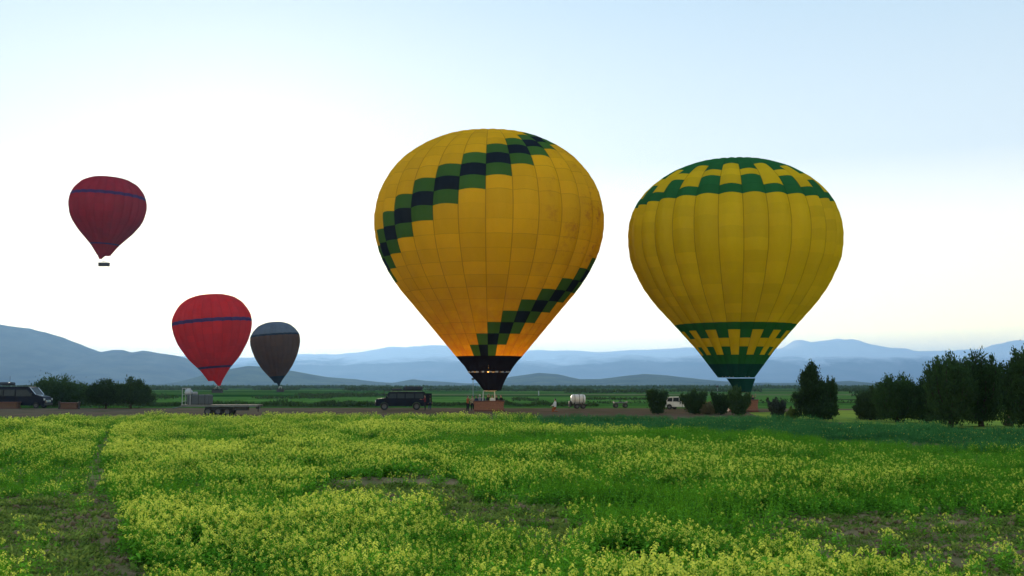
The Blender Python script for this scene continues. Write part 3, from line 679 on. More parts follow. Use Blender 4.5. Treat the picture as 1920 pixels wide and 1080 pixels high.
# landed red one
hwr = [(13.5, 714), (27, 694), (38.5, 682), (50, 669.6), (66, 643.7), (73, 625), (75.7, 609), (74.5, 596), (69, 584), (59, 569.6), (44, 559), (26, 553.5), (0, 551.5)]
hwr = [(h, y) for h, y in hwr]
Yr = 400.0; kr = Yr / F
T3, E3, f3, L3, p3 = far_balloon(400, Yr, hwr, 0, 'scarlet red balloon with slanting purple stripes, low over the far field beside the brown one', 24,
    {'cuts': (.12, .145, .545, .575), 'zones': ((.12, .145, 'p'), (.545, .575, 'p'))}, {'main': RED, 'p': PUR})
zc3 = at(400, 615, Yr).z; tilt_env(E3, -4.8, zc3, -.4)
far_mouth(E3, p3, 'p' if False else 'main', 1, 10 * kr, {'main': RED}, .5)
far_basket(T3, 10 * kr, 1.9, 1.0, 1.05, 0, darkw)
rigging(T3, (10 * kr, 0), 1.9, 1.0, 1.4, 2.1, (11 * kr, 0), .8, at(400, 721, Yr).z, steel, 8)
# flying crimson one
hwf = [(12, 479), (25, 460.7), (39, 446), (49, 436), (62, 419), (68, 407), (72, 388), (71, 376), (68.5, 367), (64.5, 358.5), (52, 344.5), (34, 336), (19, 333.8), (0, 333)]
Yf = 420.0; kf = Yf / F; zb = at(200, 499, Yf).z
T4, E4, f4, L4, p4 = far_balloon(201.5, Yf, hwf, zb, 'dark crimson balloon with thin purple stripes, flying high in the sky on the left', 24,
    {'cuts': (.11, .125, .595, .625), 'zones': ((.11, .125, 'p'), (.595, .625, 'p'))}, {'main': CRI, 'p': PUR})
tilt_env(E4, 3.0, at(200, 390, Yf).z - zb, 0)
far_mouth(E4, p4, 'main', -1, 7 * kf, {'main': CRI}, .5)
far_basket(T4, -3.5 * kf, 2.0, 1.0, 1.25, 0, darkw)
rigging(T4, (-3.5 * kf, 0), 2.0, 1.0, 1.25, 1.7, (-5 * kf, 0), .9, at(200, 485, Yf).z - zb, steel, 8)
# landed brown and slate one
hwb = [(6, 718), (11, 711), (19, 702), (30, 688), (40, 669.6), (46, 652), (48, 640), (47, 630), (41, 619.6), (30, 609.5), (16, 604.5), (0, 603)]
Yb_ = 455.0; kb = Yb_ / F
T5, E5, f5, L5, p5 = far_balloon(516, Yb_, hwb, 0, 'small dark brown balloon with slate grey crown, partly behind the scarlet one', 24,
    {'cuts': (.1, .635, .66), 'zones': ((0, .1, 'n'), (.635, .66, 'n'), (.66, 1.1, 's'))}, {'main': BRN, 'n': NVY, 's': SLT})
tilt_env(E5, -4.5, at(516, 645, Yb_).z, 0)
far_mouth(E5, p5, 'n', 1, 6 * kb, {'n': NVY}, .3)
far_basket(T5, 11 * kb, 1.5, .9, 1.2, 0, darkw)
rigging(T5, (11 * kb, 0), 1.5, .9, 1.2, 1.9, (10 * kb, 0), .6, at(516, 725, Yb_).z, steel, 8)
# ================================================================== THE FIELD (masses nobody could count: instanced clumps)
M_leaf = leaf_mat('mustard_leaf', (.06, .26, .014), .7, .5, col2=(.3, .66, .06))
M_leaf2 = leaf_mat('crop_leaf', (.03, .13, .03), .45, .35, col2=(.09, .28, .08))
M_stem = leaf_mat('mustard_stem', (.1, .26, .015), .3, .3)
M_flower = leaf_mat('mustard_flower', (.58, .64, .075), .2, .45, col2=(.84, .84, .13))
M_weed = leaf_mat('low_weed', (.1, .19, .03), .5, .3, col2=(.26, .34, .07))
M_clod = mat('soil_clod', (.24, .165, .09), 1, noise=(7, .7, (.13, .09, .05)), spec=.05)
M_straw = leaf_mat('dry_stalk', (.2, .16, .09), .4, .2)
def proto(name, V, Fq, MI, mats):
    me = bpy.data.meshes.new(name); me.from_pydata(V, [], Fq)
    for m in mats: me.materials.append(m)
    me.polygons.foreach_set('material_index', MI); me.update()
    return bpy.data.objects.new(name, me)
def leafquad(V, Fq, MI, p, d, n, L_, W, mi, bend=.25):
    p = Vector(p); d = Vector(d).normalized(); t = d.cross(Vector(n)).normalized(); k = len(V); dn = Vector((0, 0, -1))
    V += [p - t * W * .15, p + t * W * .15, p + d * L_ * .5 + t * W * .5 + dn * L_ * bend * .2, p + d * L_ * .5 - t * W * .5 + dn * L_ * bend * .2, p + d * L_ + dn * L_ * bend]
    Fq += [(k, k + 1, k + 2, k + 3), (k + 3, k + 2, k + 4)]; MI += [mi, mi]
def mustard(seed, h, flowers, spread=.3, nst=9, leafmi=0):
    r_ = random.Random(seed); V = []; Fq = []; MI = []
    for s_ in range(nst):
        a = r_.uniform(0, 6.28); q = spread * math.sqrt(r_.random()); b = Vector((q * math.cos(a), q * math.sin(a), 0)); hh = h * r_.uniform(.65, 1.08)
        top = b + Vector((r_.gauss(0, .07), r_.gauss(0, .07), hh)); m_ = (b + top) / 2 + Vector((r_.gauss(0, .02), r_.gauss(0, .02), 0))
        for p0, p1 in ((b, m_), (m_, top)):
            k = len(V); w_ = .004; V += [p0 + Vector((w_, 0, 0)), p0 + Vector((-w_, w_, 0)), p1 + Vector((-w_, w_, 0)), p1 + Vector((w_, 0, 0))]; Fq.append((k, k + 1, k + 2, k + 3)); MI.append(1)
        for l in range(12):
            t = r_.uniform(.05, .86) ** .9; p = b.lerp(top, t); a = r_.uniform(0, 6.28); el = r_.uniform(-.1, .7)
            L_ = (.17 - .11 * t) * r_.uniform(.7, 1.25)
            leafquad(V, Fq, MI, p, (math.cos(a), math.sin(a), el), (0, 0, 1), L_, L_ * r_.uniform(.4, .6), leafmi, r_.uniform(.1, .6))
        # side shoots with heads
        heads = [top] + [b.lerp(top, r_.uniform(.7, .9)) + Vector((r_.gauss(0, .06), r_.gauss(0, .06), .1 * hh * r_.random() + .03)) for _ in range(r_.randint(0, 2))]
        for hd in heads:
            if r_.random() > flowers:
                for l in range(3):
                    a = r_.uniform(0, 6.28); leafquad(V, Fq, MI, hd, (math.cos(a), math.sin(a), 1.2), (0, 0, 1), .05, .02, 1, .1)
                continue
            R0 = r_.uniform(.013, .03); nf = r_.randint(6, 10)
            for f in range(nf):
                a = f * 2.4 + r_.uniform(-.3, .3); z = (f / nf - .45) * .05; c = hd + Vector((R0 * math.cos(a), R0 * math.sin(a), -z))
                nrm = Vector((math.cos(a), math.sin(a), .9)).normalized(); t1 = nrm.cross(Vector((0, 0, 1))).normalized(); t2 = nrm.cross(t1); e = r_.uniform(.0105, .0155)
                k = len(V); V += [c + t1 * e, c + t2 * e, c - t1 * e, c - t2 * e]; Fq.append((k, k + 1, k + 2, k + 3)); MI.append(2)
    return V, Fq, MI
def rosette(seed, h, nl, spread, mi=0, wid=.35):
    r_ = random.Random(seed); V = []; Fq = []; MI = []
    for l in range(nl):
        a = r_.uniform(0, 6.28); q = spread * math.sqrt(r_.random()); L_ = h * r_.uniform(.5, 1.2)
        leafquad(V, Fq, MI, (q * math.cos(a), q * math.sin(a), 0), (math.cos(a + r_.gauss(0, 1)) * .7, math.sin(a + r_.gauss(0, 1)) * .7, r_.uniform(.3, 1.6)), (r_.gauss(0, 1), r_.gauss(0, 1), .3), L_, L_ * wid * r_.uniform(.6, 1.4), mi, r_.uniform(.1, .7))
    return V, Fq, MI
def clod(seed):
    r_ = random.Random(seed); bm = bmesh.new(); bmesh.ops.create_icosphere(bm, subdivisions=1, radius=.05)
    for v in bm.verts: v.co *= r_.uniform(.6, 1.3); v.co.z *= .6
    V = [v.co.copy() for v in bm.verts]; Fq = [tuple(v.index for v in f.verts) for f in bm.faces]; bm.free(); return V, Fq, [0] * len(Fq)
def protos(cname, gens, mats):
    col = bpy.data.collections.new(cname)
    for i, (V, Fq, MI) in enumerate(gens): col.objects.link(proto('%s_clump' % cname if i == 0 else '%s_clump.%03d' % (cname, i), V, Fq, MI, mats))
    return col
mm = [M_leaf, M_stem, M_flower]
COLS = {
 'mustard': protos('mustard', [mustard(i, .57, fl) for i, fl in enumerate([.0, .0, .15, .15, .35, .35, .6, .6, .85, .85, 1, 1])], mm),
 'crop': protos('crop', [mustard(40 + i, .5, fl, .3, 8) for i, fl in enumerate([0, 0, 0, .08])], [M_leaf2, M_leaf2, M_flower]),
 'weed': protos('weed', [rosette(60 + i, .13, 46, .28) for i in range(4)] + [rosette(70, .2, 22, .2, 0, .15)], [M_weed]),
 'clod': protos('clod', [clod(80 + i) for i in range(5)], [M_clod])}
def scatter(name, colname, P, rot, scl, idx, label):
    me = bpy.data.meshes.new(name); me.vertices.add(len(P)); me.vertices.foreach_set('co', np.asarray(P, dtype=np.float32).ravel())
    for an, ty, dat, key in (('rot', 'FLOAT_VECTOR', rot, 'vector'), ('scl', 'FLOAT', scl, 'value'), ('idx', 'INT', idx, 'value')):
        at_ = me.attributes.new(an, ty, 'POINT'); at_.data.foreach_set(key, np.asarray(dat, dtype=np.int32 if ty == 'INT' else np.float32).ravel())
    o = bpy.data.objects.new(name, me); C.objects.link(o); tag(o, kind='stuff', label=label)
    ng = bpy.data.node_groups.new(name, 'GeometryNodeTree'); ng.interface.new_socket('Geometry', in_out='INPUT', socket_type='NodeSocketGeometry'); ng.interface.new_socket('Geometry', in_out='OUTPUT', socket_type='NodeSocketGeometry')
    N = ng.nodes; gi = N.new('NodeGroupInput'); go = N.new('NodeGroupOutput'); ip = N.new('GeometryNodeInstanceOnPoints'); ci = N.new('GeometryNodeCollectionInfo')
    ci.inputs['Collection'].default_value = COLS[colname]; ci.inputs['Separate Children'].default_value = True; ci.inputs['Reset Children'].default_value = True
    def att(nm, ty):
        a = N.new('GeometryNodeInputNamedAttribute'); a.data_type = ty; a.inputs['Name'].default_value = nm; return a.outputs['Attribute']
    L = ng.links.new; L(gi.outputs[0], ip.inputs['Points']); L(ci.outputs[0], ip.inputs['Instance']); ip.inputs['Pick Instance'].default_value = True
    L(att('idx', 'INT'), ip.inputs['Instance Index']); L(att('rot', 'FLOAT_VECTOR'), ip.inputs['Rotation']); L(att('scl', 'FLOAT'), ip.inputs['Scale'])
    L(ip.outputs[0], go.inputs[0]); md = o.modifiers.new('scatter', 'NODES'); md.node_group = ng
    return o
# ---- plan of the field (world metres). Patches are ground shapes taken once from the photograph's ground points.
def inpoly(P, poly):
    x, y = P[:, 0], P[:, 1]; c = np.zeros(len(P), bool); n = len(poly); j = n - 1
    for i in range(n):
        xi, yi = poly[i]; xj, yj = poly[j]
        with np.errstate(divide='ignore', invalid='ignore'):
            c ^= ((yi > y) != (yj > y)) & (x < (xj - xi) * (y - yi) / (yj - yi + 1e-12) + xi)
        j = i
    return c
def gp(pts): return [tuple(G(a, b).xy) for a, b in pts]
def vnoise(P, s_, seed, o=3):
    return np.array([mnoise.fractal((p[0] * s_, p[1] * s_, seed), .8, 2.0, o) for p in P])
PATH = gp([(208, 800), (218, 800), (212, 840), (200, 880), (200, 930), (232, 985), (270, 1060), (300, 1160), (120, 1160), (150, 1060), (168, 985), (160, 930), (160, 880), (180, 840)])
TROD = gp([(-260, 945), (60, 940), (180, 938), (200, 1000), (215, 1160), (-500, 1160)])
YCOR = gp([(-300, 1095), (-30, 1090), (0, 1110), (30, 1180), (-300, 1180)])
LOWC = gp([(560, 930), (700, 918), (860, 925), (960, 950), (1080, 960), (1130, 1010), (1120, 1065), (960, 1055), (850, 1030), (790, 1000), (680, 985), (540, 965)])
LOWC2 = gp([(1100, 1050), (1290, 1060), (1360, 1100), (1340, 1150), (1160, 1130), (1080, 1110)])
BARE = gp([(1370, 990), (1480, 975), (1640, 975), (1800, 972), (2300, 968), (2600, 1170), (1900, 1230), (1760, 1150), (1640, 1110), (1480, 1055)])
MID_LOW = gp([(600, 905), (840, 900), (900, 925), (860, 950), (700, 950), (560, 945)])
BLUE = gp([(985, 780), (1300, 780), (1500, 780), (1700, 785), (2300, 790), (2400, 880), (1920, 862), (1700, 846), (1500, 829), (1300, 818), (1120, 816), (990, 808)])
def wedge(n, y0, y1, mg=1.28):
    u = nr.uniform(0, 1, n); y = np.sqrt(y0 * y0 + u * (y1 * y1 - y0 * y0)); x = nr.uniform(-1, 1, n) * y * .4663 * mg; return np.stack([x, y], 1)
bands = [(9, 20, 15), (20, 32, 12), (32, 50, 9), (50, 75, 6.5), (75, 104.5, 5)]
P = np.concatenate([wedge(int(d * .4663 * 1.28 * (b * b - a * a)), a, b) for a, b, d in bands])
edge_y = np.interp(960 + F * P[:, 0] / P[:, 1], [0, 1000, 1430, 1600, 1780, 2400], [84, 85, 86, 74, 63, 58]) + nr.normal(0, .5, len(P)) + 1.5 * np.sin(P[:, 0] * .4)
P = P[P[:, 1] < edge_y]
Pj = P + nr.normal(0, 1, P.shape) * (.012 * P[:, 1:2])
nA, nB, nC = vnoise(P, .09, 5), vnoise(P, .35, 9), vnoise(P, .9, 14, 2)
px = 960 + F * P[:, 0] / P[:, 1]; py = 722 + (CAMH - .5) * F / P[:, 1]          # used only to read the patch plan
path = inpoly(P, PATH); trod = inpoly(Pj, TROD) & ~inpoly(Pj, YCOR); lowc = inpoly(Pj, LOWC) | inpoly(Pj, LOWC2); bare = inpoly(Pj, BARE); mlow = inpoly(Pj, MID_LOW); blue = inpoly(Pj, BLUE)
# flower plenty
xs_k = [0, 250, 500, 850, 1000, 1300, 1920]
fl_far = np.interp(px, xs_k, [.3, .42, .34, .26, .14, .1, .08]); fl_mid = np.interp(px, xs_k, [.38, .5, .44, .3, .2, .19, .22]); fl_near = np.interp(px, xs_k, [.38, .5, .5, .44, .34, .46, .2])
tt = np.clip((py - 800) / 110, 0, 1); t2 = np.clip((py - 935) / 80, 0, 1)
fl = (fl_far * (1 - tt) + fl_mid * tt) * (1 - t2) + fl_near * t2
fl = fl + np.where(px > 950, .2, .38) * nA + np.where(px > 950, .24, .34) * nB + .2 * nC
def blob(cx_, cy_, rx, ry): return np.exp(-(((px - cx_) / rx) ** 2 + ((py - cy_) / ry) ** 2))
fl += .5 * blob(1110, 803, 130, 5) + .3 * blob(800, 880, 160, 16) - .55 * blob(1120, 822, 160, 9) - .6 * blob(1050, 925, 170, 22) - .5 * blob(1250, 950, 90, 25) - .45 * blob(330, 900, 60, 12) - .35 * blob(480, 930, 110, 12) \
    - .5 * blob(1480, 945, 220, 14) - .5 * blob(1500, 815, 500, 8) + .25 * blob(1450, 1040, 160, 30) - .5 * blob(1050, 1045, 100, 18) - .3 * blob(90, 790, 130, 6)
low = (trod | lowc | bare | mlow)
kind = np.where(path, 0, np.where(low, 1, 2))                           # 0 trampled path, 1 low weeds, 2 tall crop
dens = nC * .5 + nB * .5
keep2 = (kind == 2) & (nr.uniform(0, 1, len(P)) < np.clip(.95 + dens * .6, .35, 1))
sel = keep2 & blue
grow = lambda I: np.clip(.86 + .45 * nA[I] + .45 * nB[I], .45, 1.4)
def rots(n): return np.stack([nr.normal(0, .07, n), nr.normal(0, .07, n), nr.uniform(0, 6.28, n)], 1)
z0 = lambda Q: np.full(len(Q), .02)
def pts3(Q): return np.column_stack([Q, z0(Q)])
pth = (kind == 0) & (P[:, 1] > 27) & (nr.uniform(0, 1, len(P)) < .5)
I = np.where(pth)[0]
scatter('trampled_mustard', 'mustard', np.column_stack([P[I], np.full(len(I), .02)]), nr.normal(0, .35, (len(I), 3)) + [0, 0, 3], nr.uniform(.25, .5, len(I)), nr.randint(0, 4, len(I)), 'short trampled plants along the far part of the narrow path')
I = np.where(sel)[0]
scatter('green_crop', 'crop', pts3(P[I]), rots(len(I)), grow(I) * nr.uniform(.85, 1.1, len(I)), nr.randint(0, 4, len(I)), 'dense dark blue green leafy crop without flowers, mostly on the right')
I = np.where(keep2 & ~sel)[0]
ii = np.clip(np.round(np.clip(fl[I] + nr.normal(0, .1, len(I)), 0, 1) * 5) * 2 + nr.randint(0, 2, len(I)), 0, 11).astype(int)
scatter('mustard_flowers', 'mustard', pts3(P[I]), rots(len(I)), grow(I) * nr.uniform(.85, 1.12, len(I)), ii, 'field of tall wild mustard with yellow green flower heads')
# low plants: everywhere on low patches, thinly on the path
lp = np.concatenate([wedge(int(60 * .4663 * 1.2 * (30 ** 2 - 9 ** 2)), 9, 30, 1.2)])
lj = lp + nr.normal(0, .25, lp.shape)
isl = inpoly(lj, TROD) | inpoly(lj, LOWC) | inpoly(lj, LOWC2) | inpoly(lj, MID_LOW); isb = inpoly(lj, BARE); isp = inpoly(lj, PATH)
ln = vnoise(lp, .8, 31, 3); pr = np.where(isp, .16, np.where(isb, np.clip(.5 + ln * 1.3, .04, 1), np.where(isl, np.clip(.48 + ln * 1.4, .08, 1), 0)))
k = nr.uniform(0, 1, len(lp)) < pr; Q = lp[k]
scatter('low_weeds', 'weed', np.column_stack([Q, np.array([hsoil(*q_) for q_ in Q])]), rots(len(Q)), nr.uniform(.45, 1.25, len(Q)) * np.where(isb[k], .7, 1), nr.randint(0, 5, len(Q)), 'low creeping weeds and trampled grass on the bare patches and beside the path')
k2 = (nr.uniform(0, 1, len(lp)) < np.where(isb, .5, np.where(isp, .6, np.where(isl, .5, 0)))); Q = lp[k2] + nr.normal(0, .1, lp[k2].shape)
scatter('soil_clods', 'clod', np.column_stack([Q, np.array([hsoil(*q_) + .015 for q_ in Q])]), nr.uniform(0, 6.28, (len(Q), 3)), nr.uniform(.3, 1.5, len(Q)) ** 1.3, nr.randint(0, 5, len(Q)), 'crumbly clods of brown soil on the bare patches and the path')
# few stray mustard plants in the low patches
k3 = (isl | isb) & ~isp & (nr.uniform(0, 1, len(lp)) < .009 + .03 * np.clip(ln, 0, 1)); Q = lp[k3]
scatter('stray_mustard', 'mustard', np.column_stack([Q, np.array([hsoil(*q_) - .01 for q_ in Q])]), rots(len(Q)), nr.uniform(.45, .8, len(Q)), nr.randint(4, 12, len(Q)), 'scattered short mustard plants coming up through the bare patches')
# ================================================================== PEOPLE
SKIN = mat('skin', (.34, .19, .12), .6)
def cloth(nm, c): return mat(nm, c, .9, bump=(25, .4), spec=.1)
CL = {'black': cloth('black_cloth', (.015, .015, .018)), 'navy': cloth('navy_jacket', (.02, .03, .07)), 'rust': cloth('rust_cloth', (.3, .09, .03)), 'grey': cloth('grey_cloth', (.3, .3, .31)),
      'white': cloth('white_cloth', (.62, .62, .62)), 'tan': cloth('tan_cloth', (.35, .25, .16)), 'maroon': cloth('maroon_cloth', (.12, .02, .03)), 'olive': cloth('olive_cloth', (.07, .08, .04)), 'jeans': cloth('blue_jeans', (.04, .06, .12))}
HAIR = mat('dark_hair', (.012, .009, .008), .6); SHOE = mat('shoe', (.02, .018, .016), .5); EYE = mat('eye', (.01, .01, .01), .2)
def body_mesh(pose):
    hipz = .92 if pose != 'kneel' else .5
    V = []; E = []; Rd = []
    def v(p, r, par=None):
        V.append(p); k_r = 1.22 if min(r) > .05 and p[2] < hipz + .5 else 1.0; Rd.append((r[0] * k_r, r[1] * k_r)); i = len(V) - 1
        if par is not None: E.append((par, i))
        return i
    z = hipz
    pel = v((0, 0, z), (.15, .11)); wa = v((0, .0, z + .16), (.125, .095), pel); ch = v((0, -.01, z + .36), (.155, .11), wa); nb = v((0, .0, z + .52), (.07, .065), ch)
    nk = v((0, -.01, z + .59), (.052, .055), nb); hd = v((0, -.02, z + .67), (.07, .085), nk); ht = v((0, -.015, z + .77), (.075, .09), hd); v((0, -.01, z + .82), (.045, .055), ht)
    v((0, -.115, z + .70), (.014, .016), hd)                     # nose
    for s in (-1, 1): v((s * .082, .0, z + .715), (.012, .02), hd)        # ears
    hands = []
    for s in (-1, 1):
        sh = v((s * .17, 0, z + .48), (.062, .06), nb)
        if pose == 'up' and s == 1: el, wr = (s * .3, -.1, z + .62), (s * .26, -.18, z + .85); hdv = (s * .25, -.19, z + .93); fd = Vector((0, -.02, .045))
        elif pose == 'reach': el, wr = (s * .22, -.2, z + .3), (s * .17, -.42, z + .34); hdv = (s * .16, -.5, z + .35); fd = Vector((0, -.045, -.01))
        elif pose == 'kneel': el, wr = (s * .22, -.14, z + .22), (s * .14, -.33, z + .12); hdv = (s * .12, -.4, z + .1); fd = Vector((0, -.04, -.02))
        else: el, wr = (s * .235, .02, z + .2), (s * .25, -.05, z - .05); hdv = (s * .25, -.07, z - .12); fd = Vector((0, -.008, -.045))
        e_ = v(el, (.045, .045), sh); w_ = v(wr, (.028, .03), e_); h_ = v(hdv, (.038, .022), w_); hands.append(hdv)
        side = Vector((0, 1, 0)) if abs(fd.z) > .03 else Vector((1, 0, 0))
        for k_ in range(4):
            b = Vector(hdv) + fd * .6 + side * (k_ - 1.5) * .02; i1 = v(tuple(b), (.0095, .0095), h_); L_ = (.8, 1.0, .93, .7)[k_]
            i2 = v(tuple(b + fd * .7 * L_), (.009, .009), i1); v(tuple(b + fd * 1.25 * L_ + Vector((0, -.01, -.006))), (.0075, .0075), i2)
        b = Vector(hdv) + side * .04 * (-1) + fd * -.1; i1 = v(tuple(b), (.011, .011), h_); v(tuple(b + fd * .6 - side * .014), (.009, .009), i1)
    for s in (-1, 1):
        hp = v((s * .09, 0, z - .06), (.095, .1), pel)
        if pose == 'kneel':
            kn = v((s * .12, -.36 if s > 0 else -.2, .42 if s > 0 else .09), (.06, .06), hp); an = v((s * .12, -.32 if s > 0 else .22, .09 if s > 0 else .09), (.04, .045), kn); v((s * .12, -.46 if s > 0 else .3, .045 if s > 0 else .05), (.04, .035), an)
        else:
            kn = v((s * .105, -.015, .49), (.06, .065), hp); cf = v((s * .11, .02, .34), (.055, .06), kn); an = v((s * .115, .02, .09), (.038, .042), cf); v((s * .125, -.13, .04), (.042, .032), an)
    me = bpy.data.meshes.new('person_skeleton'); me.from_pydata(V, E, []); me.update()
    o = bpy.data.objects.new('person_skeleton', me); C.objects.link(o)
    sm = o.modifiers.new('s', 'SKIN'); sm.use_smooth_shade = True
    for i, sv_ in enumerate(me.skin_vertices[0].data): sv_.radius = Rd[i]; sv_.use_root = (i == 0)
    su = o.modifiers.new('u', 'SUBSURF'); su.levels = 1; su.render_levels = 1
    dg = bpy.context.evaluated_depsgraph_get(); m2 = bpy.data.meshes.new_from_object(o.evaluated_get(dg)); bpy.data.objects.remove(o); bpy.data.meshes.remove(me)
    for p in m2.polygons:
        c = p.center; dh = min((c - Vector(h)).length for h in hands)
        p.material_index = 0 if (c.z > z + .555 or dh < .11) else 3 if c.z < .1 and pose != 'kneel' else 2 if (c.z < z + .03 and abs(c.x) < .2) else 1
        p.use_smooth = True
    return m2, z
BODY = {}
def person(px_, Y_, z, pose, top, legs, label, rz=0, group=None, h=1.0, hat=None, x=None):
    if pose not in BODY: BODY[pose] = body_mesh(pose)
    m0, hz = BODY[pose]; me = m0.copy()
    for mm_ in (SKIN, CL[top], CL[legs], SHOE): me.materials.append(mm_)
    X = at(px_, 740, Y_).x if x is None else x
    T = empty('person', (X, Y_, z), rz, label=label, cat='person', group=group); T.scale = (h, h, h)
    b = bpy.data.objects.new('body', me); C.objects.link(b); b.parent = T
    hb_ = MB(); prof = [(.088, -.02), (.1, .03), (.093, .08), (.06, .125), (.01, .145)] if not hat else [(.15, .03), (.15, .04), (.098, .045), (.093, .1), (.06, .13), (.01, .138)]
    hb_.lathe(prof, 12, c=(0, .012, hz + .71)); hb_.build('cap' if hat else 'hair', CL[hat] if hat else HAIR, T, smooth=True)
    eb = MB()
    for s in (-1, 1): eb.box((s * .032, -.108, hz + .735), (.022, .012, .012))
    eb.build('eyes', EYE, T, kind='stuff')
    return T
GP = 'passengers standing in the big yellow balloon basket'
bx = B1.location.x
for dx, dy, pose, top, lab, hh, hat in ((-1.35, -.35, 'stand', 'navy', 'person in dark navy top at the far left corner of the big basket', .93, None), (-1.0, .3, 'stand', 'grey', 'person in grey top with a white hat, second from the left in the big basket', 1.0, 'white'),
    (-.62, -.3, 'stand', 'jeans', 'person in blue top standing left of the first pale upright in the basket', .96, None), (-.12, .35, 'up', 'black', 'pilot in black between the pale uprights with one arm raised to the burner', 1.0, None),
    (.35, -.25, 'stand', 'white', 'person in white top just right of the basket centre', .95, None), (.8, .3, 'stand', 'black', 'person in black behind the right hand uprights of the basket', .97, None), (1.3, -.3, 'stand', 'black', 'person in black at the right end of the big basket', .98, None)):
    person(0, Y1 + dy, .05, pose, top, 'black', lab, rng.uniform(-.6, .6), GP, hh * .98, hat, x=bx + dx)
GS = 'people standing on the dirt strip'
person(877, 116.5, 0, 'reach', 'rust', 'black', 'person in rust brown jacket standing left of the big wicker basket', R(50), GS, .96)
person(886, 119, 0, 'stand', 'tan', 'black', 'person in tan top standing between the rust jacket and the big basket', R(-20), GS, .95)
person(797, 121.5, 0, 'reach', 'maroon', 'black', 'person in maroon top leaning at the open back of the dark off road wagon', R(-80), GS, .98)
person(806, 124.5, 0, 'stand', 'olive', 'jeans', 'person in olive top standing just right of the dark off road wagon', R(30), GS, .98)
person(1041, 114.5, 0, 'kneel', 'white', 'rust', 'person in white top kneeling on the bare dirt right of the big basket', R(-70), GS, 1.05)
bx2 = B2.location.x
person(0, Y2 + .2, .05, 'up', 'black', 'black', 'person in black at the right end of the half hidden basket', 0, None, .98, x=bx2 + 1.75)
person(0, Y2 - .1, .05, 'stand', 'navy', 'black', 'person in navy near the middle of the half hidden basket behind the bushes', .5, None, .95, x=bx2 + .9)
for i, dx in enumerate((-1.4, -.5, .4, 1.3)):
    person(0, Yr + (.3 if i % 2 else -.3), .05, 'stand', 'black', 'black', ('dark clad person at the left end of the scarlet balloon basket', 'dark clad person left of centre in the scarlet balloon basket', 'dark clad person right of centre in the scarlet balloon basket', 'dark clad person at the right end of the scarlet balloon basket')[i], 0, 'people in the scarlet balloon basket', 1, x=T3.location.x + 10 * kr + dx)
for i, dx in enumerate((-.7, .7)):
    person(0, Yb_, .05, 'stand', 'black', 'black', ('dark clad person at the left side of the brown balloon basket', 'dark clad person at the right side of the brown balloon basket')[i], 0, 'people in the brown balloon basket', 1, x=T5.location.x + 11 * kb + dx)
for i, dx in enumerate((-1.2, 0, 1.2)):
    person(0, Yf, zb + .05, 'stand', 'black', 'black', ('left of the three dark figures in the flying basket', 'middle of the three dark figures in the flying basket', 'right of the three dark figures in the flying basket')[i], 0, 'people in the flying crimson balloon basket', .8, x=T4.location.x - 3.5 * kf + dx)

# ================================================================== VEHICLES
tyre_m = mat('tyre_rubber', (.018, .018, .018), .85); rim_m = mat('wheel_rim', (.1, .1, .105), .5, .5); glass_m = mat('tinted_glass', (.02, .03, .035), .2, 0, spec=.15)
navyp = mat('navy_car_paint', (.002, .005, .016), .5, 0, noise=(2, .5, (.008, .008, .008)), spec=.08); whitep = mat('white_car_paint', (.72, .72, .72), .35, noise=(2, .35, (.5, .47, .42)), spec=.5)
trimm = mat('black_trim', (.02, .02, .02), .6); lampm = mat('clear_headlamp', (.6, .62, .62), .12, spec=.8); redl = mat('red_tail_lamp', (.35, .01, .01), .3); chrome = mat('chrome_trim', (.6, .6, .6), .2, 1)
darkg = mat('dark_load_cover', (.02, .03, .05), .8, bump=(8, .6)); canvas = mat('grey_canvas', (.07, .08, .085), .9, bump=(8, .6)); paleb = mat('pale_panel', (.34, .35, .36), .7); galv = mat('galvanised_metal', (.12, .13, .13), .55, .4)
def wheel(T, x, y, r, w_=.2):
    s = 1 if y > 0 else -1
    tb_ = MB().lathe([(r * .6, -w_ / 2), (r * .93, -w_ / 2), (r, -w_ / 2 + .03), (r, w_ / 2 - .03), (r * .93, w_ / 2), (r * .6, w_ / 2), (r * .6, -w_ / 2)], 20, c=(0, 0, 0), axis='y')
    t = tb_.build('wheel', tyre_m, T, smooth=False); t.location = (x, y, r)
    rb_ = MB().lathe([(.01, s * w_ * .3), (r * .2, s * w_ * .38), (r * .25, s * w_ * .22), (r * .52, s * w_ * .3), (r * .6, s * w_ * .5), (r * .61, s * w_ * .3)], 16, axis='y'); rb_.build('rim', rim_m, t)
    return t
